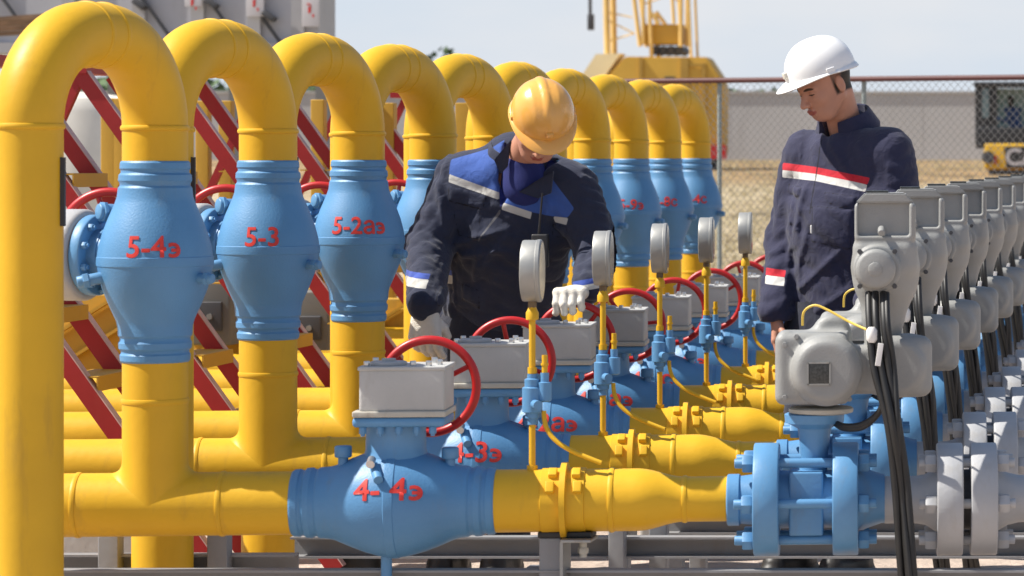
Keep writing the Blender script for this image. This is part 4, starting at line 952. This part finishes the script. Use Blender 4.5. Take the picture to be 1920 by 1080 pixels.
def head_sdf(C, f, u, neck_to, h=.0028, collar_r=.056):
    C = Vector(C); f = Vector(f).normalized(); u = Vector(u); u = (u - f * u.dot(f)).normalized(); sd_ = f.cross(u)
    F = [list(f), list(sd_), list(u)]
    def W(a, b, c): return C + f * a + sd_ * b + u * c
    nb = Vector(neck_to); lo = [min(C[i] - .17, nb[i] - .09) for i in range(3)]; hi = [max(C[i] + .17, nb[i] + .09) for i in range(3)]
    s = SDF(lo, hi, h)
    s.un(s.ell(W(-.008, 0, .03), (.098, .076, .09), F))
    s.un(s.ell(W(.032, 0, -.03), (.058, .060, .075), F), .03)
    s.un(s.ell(W(.05, 0, -.083), (.03, .034, .025), F), .03)          # chin
    for q in (-1, 1):
        s.un(s.cap(W(-.005, q * .054, -.045), W(.045, q * .03, -.085), .02, .018), .025)   # jaw
        s.un(s.ell(W(.06, q * .036, -.022), (.018, .02, .016), F), .02)                       # cheek
        s.un(s.cap(W(.080, q * .012, .018), W(.070, q * .046, .016), .009, .008), .012)     # brow
        s.sub(s.ell(W(.094, q * .032, .001), (.016, .019, .012), F), .012)                   # eye socket
        s.un(s.ell(W(.070, q * .032, .0), (.014, .014, .011), F), .003)                      # lids
        s.un(s.ell(W(-.012, q * .077, -.008), (.017, .008, .030), F), .005)                  # ears
        s.sub(s.ell(W(-.008, q * .087, -.006), (.009, .006, .018), F), .004)
    s.un(s.cap(W(.084, 0, .006), W(.108, 0, -.030), .0075, .0115), .008)                     # nose
    for q in (-1, 1): s.un(s.ell(W(.098, q * .012, -.034), (.010, .008, .008), F), .005)
    s.un(s.cap(W(.090, -.013, -.058), W(.090, .013, -.058), .0065, .0065), .006); s.un(s.cap(W(.087, -.011, -.067), W(.087, .011, -.067), .007, .007), .005)
    s.sub(s.cap(W(.098, -.02, -.0625), W(.098, .02, -.0625), .002, .002), .003)
    s.un(s.cap(W(-.03, 0, -.045), nb, .055, collar_r), .02)
    return s, W, (f, sd_, u)
def head_attrs(W, fr, C):
    C = np.array(C); F = [np.array(list(q)) for q in fr]
    def loc(V): q = V - C; return q @ F[0], q @ F[1], q @ F[2]
    def hair(V): a, b, c = loc(V); return np.maximum.reduce([a - .012 + .45 * (c + .03) * 0, -(c + .036 - .25 * np.minimum(a + .02, 0)), -(np.abs(b) - 0) - 1 + 0 * a, np.abs(b) - .0765]) * 120
    def lips(V): a, b, c = loc(V); return (np.sqrt(((np.abs(b)) / .022) ** 2 + ((c + .0625) / .0105) ** 2) - 1 + (a < .07) * 5) * 4
    def brow(V): a, b, c = loc(V); return (np.sqrt(((np.abs(b) - .032) / .020) ** 2 + ((c - .019 + np.abs(np.abs(b) - .03) * .12) / .005) ** 2) - 1 + (a < .05) * 5) * 4
    def eye(V): a, b, c = loc(V); return (np.sqrt(((np.abs(b) - .032) / .014) ** 2 + ((c + .003) / .0028) ** 2) - 1 + (a < .05) * 5) * 4
    return dict(hair=hair, lips=lips, brow=brow, eye=eye)
M['face'] = attr_mat('skin_face', (.50, .245, .165), [('hair', (.025, .017, .012)), ('lips', (.33, .09, .07)), ('brow', (.05, .03, .02)), ('eye', (.03, .02, .018))], rough=.48, bump=.06, bscale=300, sheen=0, var=.08)

def helmet(name, C, f, u, m, parent, sc=1.0, lift=.028):
    C = Vector(C); f = Vector(f).normalized(); u = Vector(u); u = (u - f * u.dot(f)).normalized(); s = f.cross(u)
    nb = 72; nr = 26; v = []; fc = []
    def pt(th, ph, off=0):      # th around, ph 0 rim .. 1 crown
        ct, st = math.cos(th), math.sin(th); a = ph * math.pi / 2
        rf = .124 if ct > 0 else .128; rs = .109
        el = math.cos(a) ** .86; x = rf * ct * el; y = rs * st * el; z = .118 * math.sin(a) ** .95
        rd = max(0, 1 - (abs(y) / .017) ** 2) if ph > .12 else 0            # centre ridge
        r2 = max(0, 1 - (abs(abs(y) - .045) / .008) ** 2) if .2 < ph < .93 and ct > -.6 else 0
        k = 1 + (.050 * rd + .012 * r2) * math.sin(a) ** .4 + off / .12
        return x * k, y * k, z * k
    rows = []
    for j in range(nr + 1):
        rows.append([pt(2 * math.pi * i / nb, j / nr) for i in range(nb)])
    def brimrow(e, dz):
        out = []
        for i in range(nb):
            th = 2 * math.pi * i / nb; x, y, z = pt(th, 0); ct, st = math.cos(th), math.sin(th); pk = max(0, ct) ** 2.2
            w_ = (.010 + .036 * pk) * e; out.append((x + ct * w_, y + st * w_ * .8, z - dz * (.35 + .9 * pk + .5 * max(0, -ct)) - 0))
        return out
    outer = [brimrow(1, .020), brimrow(.92, .0165), brimrow(.6, .009), brimrow(.25, .002)] + rows
    inner = []
    for r_ in outer[::-1]: inner.append([(x * .955, y * .955, z - .004 if z > 0 else z - .003) for x, y, z in r_])
    allr = outer + inner; V = [C + f * (x * sc) + s * (y * sc) + u * ((z + lift) * sc) for r_ in allr for x, y, z in r_]
    n = len(allr)
    for j in range(n):
        j2 = (j + 1) % n
        for i in range(nb): fc.append((j * nb + i, j * nb + (i + 1) % nb, j2 * nb + (i + 1) % nb, j2 * nb + i))
    me = MB().add(V, fc); o = me.build(name, m, parent, loc=C, angle=60)
    P = lambda x, y, z: C + f * x * sc + s * y * sc + u * (z + lift) * sc
    fm = Matrix((list(f) + [0], list(s) + [0], list(u) + [0], [0, 0, 0, 1])).transposed()
    bm_ = MB(); bm_.box(P(.122, 0, .026), (.018, .024, .022), bev=.004, mtx=Matrix.Rotation(R(-12), 4, 'Y').__class__.Identity(4) @ fm)
    bm_.build('badge_mount', m if m is M['helmet_o'] else M['mount'], o)
    for q in (-1, 1): MB().box(P(.0, q * .108, .006), (.03, .01, .016), bev=.003, mtx=fm).build('side_slot', m, o)
    return o
M['mount'] = mat('helmet_badge', (.7, .65, .55), .5)
def collar(parent, c, ax, rx, ry, hh, m, a0, a1, fwd, open_=.0, name='collar', flare=.012):
    ax = Vector(ax).normalized(); fw = Vector(fwd); fw = (fw - ax * fw.dot(ax)).normalized(); sx = fw.cross(ax); n = 40; V = []; F = []
    rows = [(0, 0, 1), (.5, -.001, 1), (1, .002, 1), (1.04, .006, 1), (.9, .011, 1), (.5, .014 + flare * .4, 1), (.0, .016 + flare, 1), (-.25, .014 + flare, 1)]
    for i in range(n + 1):
        t = i / n; a = R(a0 + (a1 - a0) * t); edge = min(t, 1 - t); tip = max(0, 1 - edge / .12)
        for z, off, _ in rows:
            zz = z * hh - (tip * .022 if off > .012 else 0) - .25 * hh * max(0, math.cos(a)) ** 3
            V.append(Vector(c) + fw * (ry + off) * math.cos(a) + sx * (rx + off) * math.sin(a) + ax * zz)
    k = len(rows)
    for i in range(n):
        for j in range(k): F.append((i * k + j, i * k + (j + 1) % k, (i + 1) * k + (j + 1) % k, (i + 1) * k + j))
    F += [tuple(range(k)), tuple(n * k + j for j in range(k - 1, -1, -1))]
    return MB().add(V, F).build(name, m, parent, loc=c, angle=50)
M['navy'] = attr_mat('navy_cloth', (.025, .030, .056), [])
M['navy2'] = attr_mat('navy_cloth_purple', (.027, .028, .062), [])
M['trou'] = attr_mat('navy_trousers', (.022, .024, .038), [])

def trousers(parent, hips, knees, ankles, seed):
    P = list(hips) + list(knees) + list(ankles); lo = [min(p[i] for p in P) - .14 for i in range(3)]; hi = [max(p[i] for p in P) + .14 for i in range(3)]
    lo[2] = .035; s = SDF(lo, hi, .0105)
    for k in (0, 1):
        s.un(s.cap(hips[k], knees[k], .105, .078), .02); s.un(s.cap(knees[k], ankles[k] , .078, .068), .02)
    s.un(s.cap(hips[0], hips[1], .12, .12), .05); s.un(s.cap((Vector(hips[0]) + Vector(hips[1])) / 2, (Vector(hips[0]) + Vector(hips[1])) / 2 + Vector((0, 0, .12)), .15, .15, (0, 1, 0), .8), .05)
    s.d += wrinkle(s.P, .006, seed, (.2, .1, 1), 22); 
    s.d = np.maximum(s.d, .06 - s.P[:, 2])
    V, F = s.mesh(); return sdf_obj('trousers', [(V, F)], M['trou'], parent, (Vector(hips[0]) + Vector(hips[1])) / 2)
def boots(parent, ankles, toe):
    for a in ankles:
        a = Vector(a); t = Vector(toe).normalized(); s = SDF((a.x - .2, a.y - .3, -.02), (a.x + .2, a.y + .2, .2), .006); g = Vector((a.x, a.y, .045))
        s.un(s.cap(g - t * .05, g + t * .13, .042, .046)); s.un(s.cap(g + t * .0, Vector((a.x, a.y, .17)), .048, .05), .03); s.un(s.cap(Vector((a.x, a.y, .012)) - t * .06, Vector((a.x, a.y, .012)) + t * .145, .045, .05), .004)
        s.d = np.maximum(s.d, .003 - s.P[:, 2]); V, F = s.mesh(); sdf_obj('boot', [(V, F)], M['boot'], parent, g)

def body_core(parent, head_part, W, pelv, chest, sh, arms, hips, knees, ankles, org, extra=(), attrs=None):
    P = list(ankles) + [chest] + [q for a in arms for q in a]; lo = [min(p[i] for p in P) - .16 for i in range(3)]; hi = [max(p[i] for p in P) + .16 for i in range(3)]; lo[2] = .03; hi[2] = max(sh[0][2], sh[1][2]) + .05
    s = SDF(lo, hi, .014)
    s.un(s.cap(pelv, chest, .14, .15, (0, 1, 0), .65)); s.un(s.cap(sh[0], sh[1], .05, .05), .05)
    for a in arms: s.un(s.cap(a[0], a[1], .048, .04), .02); s.un(s.cap(a[1], a[2], .038, .027), .01)
    for k in (0, 1): s.un(s.cap(hips[k], knees[k], .075, .05), .03); s.un(s.cap(knees[k], ankles[k], .048, .035), .01)
    s.un(s.cap(chest, W, .06, .05), .04)
    V, F = s.mesh(); return sdf_obj('body', [head_part, (V, F)] + list(extra), M['face'], parent, org, smooth=1, attrs=attrs)

# ---- worker one: stooping over the handwheel
def worker_one():
    w3 = UNIT(2, (XC + .064, .16, ZP + .290 + .122))      # top of third handwheel
    root = empty('person', px(905, 1085, 10.8), 'worker in orange helmet and navy jacket with blue chest panels, stooping over red wheels', 'person')
    C = px(1012, 236, 10.545); f = (.13, -.70, -.70); u = (.25, -.64, .72)
    nb = px(972, 306, 10.72)
    hs, W, fr = head_sdf(C, f, u, nb)
    hu = np.array(Vector((.22, -.72, .66)).normalized()); hc = np.array(px(1016, 225, 10.51)); hs.d = np.maximum(hs.d, np.where(hs.P[:, 2] > C.z - .09, (hs.P - hc) @ hu - .022, -1))
    hips = (px(893, 625, 10.96), px(985, 625, 10.96)); knees = (px(868, 850, 10.84), px(968, 850, 10.84)); ank = (px(849, 1050, 10.90), px(948, 1050, 10.90))
    pel = px(938, 590, 10.96); ch = px(960, 405, 10.80); Ls, Rs = px(860, 335, 10.76), px(1074, 354, 10.76)
    Le, Re = px(806, 460, 10.72), px(1122, 475, 10.74); Lw = px(797, 578, 10.46); Rw = w3 + Vector((.022, .115, .048))
    body_core(root, hs.mesh(), nb, pel, ch, (Ls, Rs), ((Ls, Le, Lw), (Rs, Re, Rw)), hips, knees, ank, C, attrs=head_attrs(W, fr, C))
    helmet('helmet', px(1016, 225, 10.51), (.30, -.60, -.74), (.22, -.72, .66), M['helmet_o'], root, .94, .030)
    # jacket
    s = SDF((px(735, 0, 10.9).x, 10.25, px(0, 670, 10.9).z), (px(1165, 0, 10.9).x, 11.17, px(0, 245, 10.9).z), .0072)
    s.un(s.cap(pel, ch, .185, .193, (0, 1, 0), .66)); s.un(s.cap(ch, px(968, 335, 10.77), .19, .13, (0, 1, 0), .62), .05)
    s.un(s.cap(Ls + Vector((.03, 0, 0)), Rs - Vector((.03, 0, 0)), .080, .084), .07); s.un(s.cap(px(968, 315, 10.78), px(968, 300, 10.79), .10, .085), .05)
    s.un(s.cap(Ls, Le, .075, .068), .03); s.un(s.cap(Le, Lw + Vector((0, 0, .018)), .071, .052), .02); s.un(s.cap(Rs, Re, .080, .072), .03); s.un(s.cap(Re, Rw, .072, .050), .02)
    s.sub(s.cap(nb + Vector((-.01, .0, -.03)), C + Vector((-.02, .08, -.03)), .062, .075), .012)
    U, Vv = UV(s.P); front = s.P[:, 1] < 10.86
    wr = wrinkle(s.P, .0085, 3, (.35, .1, 1), 20); s.d += wr * np.where(Vv > 380, 1, .55)
    # sleeve crumples
    arm = (U < 845) | (U > 1095); s.d += np.where(arm, wrinkle(s.P, .006, 9, (0, .3, 1), 40), 0)
    V_open = [(950, 268), (1000, 300), (1052, 300), (1012, 335), (975, 352), (949, 388), (943, 340)]
    flap = [(851, 346), (924, 366), (915, 391), (853, 376)]; flap2 = [(1041, 420), (1070, 425), (1068, 446), (1040, 442)]; pk = [(858, 378), (912, 393), (905, 448), (866, 440)]; pk2 = [(862, 533), (896, 545), (893, 580), (860, 562)]
    for pl, am in ((V_open, .016), (flap, -.007), (flap2, -.006), (pk, -.004), (pk2, -.007)):
        s.d += np.where(front, am * sm01(-polyd(U, Vv, pl) / 4 + .4), 0)
    # body folds pulled to the zip
    for x0, y0, x1, y1, am, wd in ((865, 455, 960, 430, .012, 7), (870, 480, 950, 470, .010, 7), (905, 500, 965, 440, .012, 6), (880, 560, 905, 470, .008, 6), (1040, 380, 1010, 470, .009, 7), (830, 345, 850, 440, .010, 6)):
        ex, ey = x1 - x0, y1 - y0; t = np.clip(((U - x0) * ex + (Vv - y0) * ey) / (ex * ex + ey * ey), 0, 1); dd = np.hypot(U - x0 - t * ex, Vv - y0 - t * ey); s.d -= np.where(front, am * np.exp(-(dd / wd) ** 2), 0)
    blue = [[(851, 299), (929, 276), (950, 262), (946, 361), (851, 327)], [(961, 369), (1007, 345), (1041, 331), (1074, 375), (1085, 390), (1072, 407), (1043, 405), (1005, 397), (956, 380)]]
    cuffb = [[(770, 500), (841, 508), (841, 518), (770, 511)], [(1098, 523), (1180, 509), (1182, 518), (1100, 533)]]
    stripe = [[(851, 326), (946, 360), (946, 374), (851, 341)], [(955, 379), (1006, 397), (1003, 410), (951, 392)], [(1043, 405), (1073, 408), (1069, 421), (1046, 416)], [(770, 511), (841, 518), (841, 534), (770, 528)], [(1100, 533), (1182, 518), (1184, 528), (1102, 543)]]
    shirt = [V_open]
    zipl = [[(949, 388), (945, 395), (905, 450), (906, 453), (949, 398)]]
    m = attr_mat('jacket_cloth_one', (.025, .030, .056), [('shirt', (.012, .022, .15)), ('blue', (.045, .10, .34)), ('cuff', (.05, .09, .36)), ('stripe', (.50, .49, .46)), ('seam', (.006, .006, .01)), ('zipper', (.12, .12, .13))])
    at = dict(shirt=multi(shirt, 10.8), blue=multi(blue, 10.84), cuff=multi(cuffb), stripe=multi(stripe[:3], 10.84), zipper=multi(zipl, 10.84))
    at['stripe'] = lambda V: np.minimum(multi(stripe[:3], 10.84)(V), multi(stripe[3:])(V))
    at['seam'] = lambda V: np.where(V[:, 1] > 10.84, 5, np.min([np.abs(polyd(*UV(V), q)) - .9 for q in (flap, pk, pk2, flap2)], axis=0))
    Vm, F = s.mesh(); jk = sdf_obj('jacket', [(Vm, F)], m, root, ch, smooth=1, attrs=at)
    collar(jk, px(969, 300, 10.75), (.12, -.35, .93), .082, .078, .050, M['navy'], 38, 322, (.25, -1, 0))
    ts = SDF(px(985, 330, 10.7) - Vector((.14, .12, .13)), px(985, 330, 10.7) + Vector((.14, .16, .12)), .005); ts.un(ts.ell(px(985, 345, 10.715), (.078, .080, .085))); ts.un(ts.cap(px(980, 312, 10.70), px(985, 350, 10.70), .066, .07), .02)
    Vt, Ft = ts.mesh(); sdf_obj('t_shirt', [(Vt, Ft)], M['tshirt'], root, px(985, 330, 10.7))
    # lapel turned out on the right
    a = [px(1012, 335, 10.60), px(1038, 320, 10.62), px(1033, 362, 10.62), px(1008, 372, 10.61), px(972, 360, 10.62)]
    lv = a + [p + Vector((0, .012, 0)) for p in a]; MB().add(lv, [(0, 1, 2, 3, 4), (9, 8, 7, 6, 5)] + [(i, (i + 1) % 5, (i + 1) % 5 + 5, i + 5) for i in range(5)]).build('lapel', M['navy'], jk, bevel=.002)
    a = [px(926, 300, 10.62), px(958, 262, 10.64), px(951, 312, 10.63), px(938, 326, 10.62)]
    lv = a + [p + Vector((0, .012, 0)) for p in a]; MB().add(lv, [(0, 1, 2, 3), (7, 6, 5, 4)] + [(i, (i + 1) % 4, (i + 1) % 4 + 4, i + 4) for i in range(4)]).build('lapel', M['navy'], jk, bevel=.002)
    rd = empty('radio', px(1015, 440, 10.62), 'small black two way radio with thin antenna in the stooping worker\'s chest pocket', 'radio')
    MB().box(px(1013, 470, 10.62), (.055, .03, .11), bev=.006).build('case', M['black2'], rd); MB().cyl(px(1010, 442, 10.615), px(1017, 362, 10.60), .0042, .003, seg=10).build('antenna', M['black2'], rd)
    trousers(root, hips, knees, ank, 5); boots(root, ank, (-.1, -1, 0))
    # gloves
    s = SDF(Vector(Rw) + Vector((-.13, -.19, -.13)), Vector(Rw) + Vector((.09, .07, .06)), .0026)
    hand_sdf(s, w3 + Vector((-.008, .058, .030)), (-.06, -1, .06), (0.0, -.1, -1), (-1, .05, 0), [[62, 52, 72], [60, 54, 70], [62, 54, 70], [66, 54, 72]], .9, 1.38)
    V, F = s.mesh(); sdf_obj('glove', [(V, F)], M['glove'], root, Rw)
    s = SDF(Vector(Lw) + Vector((-.09, -.12, -.22)), Vector(Lw) + Vector((.1, .08, .05)), .0026)
    hand_sdf(s, Lw + Vector((0, 0, -.01)), (.04, -.2, -.98), (.25, .9, -.1), (1, -.2, 0), [[18, 30, 25], [24, 35, 28], [30, 40, 30], [34, 42, 30]], .5, 1.45)
    V, F = s.mesh(); sdf_obj('glove', [(V, F)], M['glove'], root, Lw)

def worker_two():
    root = empty('person', px(1560, 1085, 10.8), 'standing worker in white helmet and navy jacket with red and white chest stripe', 'person')
    C = px(1546, 158, 10.72); f = (-.70, -.57, -.45); u = (-.38, -.26, .88); nb = px(1588, 250, 10.82)
    hs, W, fr = head_sdf(C, f, u, nb, collar_r=.058)
    fc = Vector((-.45, -.89, 0))
    hips = (px(1535, 640, 10.88), px(1612, 640, 10.80)); knees = (px(1512, 850, 10.82), px(1610, 850, 10.74)); ank = (px(1494, 1050, 10.86), px(1600, 1050, 10.80))
    pel = px(1578, 610, 10.84); ch = px(1588, 400, 10.80); Ls, Rs = px(1512, 290, 10.90), px(1662, 290, 10.72)
    Le, Re = px(1478, 450, 10.93), px(1690, 445, 10.68); Lw = px(1456, 592, 10.80); Rw = px(1632, 560, 10.45)
    hd = SDF(Vector(Lw) + Vector((-.08, -.1, -.21)), Vector(Lw) + Vector((.1, .09, .07)), .0026)
    hand_sdf(hd, Lw, (-.05, -.12, -1), (1, .15, 0), (-.1, -1, 0), [[14, 22, 15], [18, 26, 18], [22, 30, 20], [26, 32, 22]], .35, 1.0)
    at = head_attrs(W, fr, C)
    for k in list(at):
        g = at[k]; at[k] = (lambda g_: (lambda V: np.where(V[:, 2] < C.z - .2, 9, g_(V))))(g)
    body_core(root, hs.mesh(), nb, pel, ch, (Ls, Rs), ((Ls, Le, Lw), (Rs, Re, Rw)), hips, knees, ank, C, extra=[hd.mesh()], attrs=at)
    helmet('helmet', C + Vector((-.004, 0, .006)), (-.85, -.42, -.32), (-.27, -.15, .95), M['helmet_w'], root, .97, .038)
    s = SDF((px(1405, 0, 10.9).x, 10.28, px(0, 690, 10.9).z), (px(1760, 0, 10.9).x, 11.2, px(0, 205, 10.9).z), .0072)
    fr2 = tuple(fc)
    s.un(s.cap(pel, ch, .175, .185, fr2, .70)); s.un(s.cap(ch, px(1590, 330, 10.80), .185, .14, fr2, .66), .05)
    s.un(s.cap(Ls + Vector((.03, 0, -.01)), Rs - Vector((.03, 0, .01)), .082, .086), .06); s.un(s.cap(px(1590, 280, 10.82), px(1594, 243, 10.84), .10, .072), .05)
    s.un(s.cap(Ls, Le, .078, .068), .03); s.un(s.cap(Le, Lw + Vector((0, 0, .015)), .067, .054), .02); s.un(s.cap(Rs, Re, .092, .078), .03); s.un(s.cap(Re, Rw, .075, .052), .02)
    s.sub(s.cap(nb + Vector((-.015, -.01, -.0)), C + Vector((0, .0, -.02)), .058, .07), .012)
    s.d = np.maximum(s.d, (Lw.z - .008) - s.P[:, 2] - np.where(s.P[:, 0] > Lw.x + .09, 9, 0))
    U, Vv = UV(s.P); front = s.P[:, 1] < 10.93
    s.d += wrinkle(s.P, .0075, 13, (.4, .1, 1), 18) * np.where(Vv > 350, 1, .5)
    s.d += np.where((U < 1500) | (U > 1670), wrinkle(s.P, .005, 19, (0, .3, 1), 36), 0)
    flap = [(1550, 360), (1612, 368), (1606, 386), (1580, 388), (1556, 378)]; pk = [(1527, 386), (1605, 392), (1600, 466), (1525, 452)]; fl2 = [(1474, 345), (1502, 352), (1496, 370), (1473, 362)]; pk3 = [(1472, 366), (1486, 370), (1478, 455), (1468, 450)]
    for pl, am in ((flap, -.008), (pk, -.006), (fl2, -.006), (pk3, -.004)): s.d += np.where(front, am * sm01(-polyd(U, Vv, pl) / 4 + .4), 0)
    for x0, y0, x1, y1, am, wd in ((1500, 540, 1580, 470, .010, 6), (1495, 500, 1520, 420, .008, 6), (1520, 590, 1600, 540, .010, 7), (1470, 560, 1475, 470, .007, 5), (1560, 300, 1530, 270, .006, 5), (1510, 350, 1490, 430, .008, 5), (1560, 270, 1600, 330, .006, 6)):
        ex, ey = x1 - x0, y1 - y0; t = np.clip(((U - x0) * ex + (Vv - y0) * ey) / (ex * ex + ey * ey), 0, 1); dd = np.hypot(U - x0 - t * ex, Vv - y0 - t * ey); s.d -= np.where(front, am * np.exp(-(dd / wd) ** 2), 0)
    red = [[(1460, 305), (1530, 313), (1600, 326), (1637, 333), (1632, 346), (1595, 338), (1530, 326), (1460, 319)], [(1430, 503), (1470, 508), (1469, 521), (1430, 517)]]
    wht = [[(1460, 319), (1530, 326), (1595, 338), (1632, 346), (1628, 359), (1590, 351), (1530, 339), (1460, 333)], [(1430, 517), (1469, 521), (1468, 537), (1430, 533)]]
    m = attr_mat('jacket_cloth_two', (.027, .028, .060), [('red', (.50, .02, .035)), ('white', (.55, .54, .51)), ('seam', (.007, .007, .012))])
    at = dict(red=multi(red, 10.96), white=multi(wht, 10.96)); at['seam'] = lambda V: np.where(V[:, 1] > 10.93, 5, np.min([np.abs(polyd(*UV(V), q)) - .8 for q in (flap, pk, fl2, [(1540, 262), (1541, 262), (1522, 400), (1521, 400)])], axis=0))
    Vm, F = s.mesh(); jk = sdf_obj('jacket', [(Vm, F)], m, root, ch, smooth=1, attrs=at)
    collar(jk, px(1588, 240, 10.82), (-.16, -.30, .94), .080, .080, .056, M['navy2'], 28, 332, (-.62, -.78, 0), flare=.018)
    # shirt snap, zip pull and illegible embroidery
    MB().box(px(1521, 430, 10.64), (.006, .006, .028), bev=.002).build('zip_pull', M['tag'], jk)
    em = MB(); rg = random.Random(4)
    for k in range(9):
        a = px(1556 + k * 4, 357 + k * .9 + rg.uniform(-2, 2), 10.60); b = px(1558 + k * 4 + rg.uniform(-2, 3), 362 + k * .9 + rg.uniform(-2, 4), 10.60); em.cyl(a, b, .0012, seg=6)
    trousers(root, hips, knees, ank, 8); boots(root, ank, (-.45, -.9, 0))
worker_one(); worker_two()
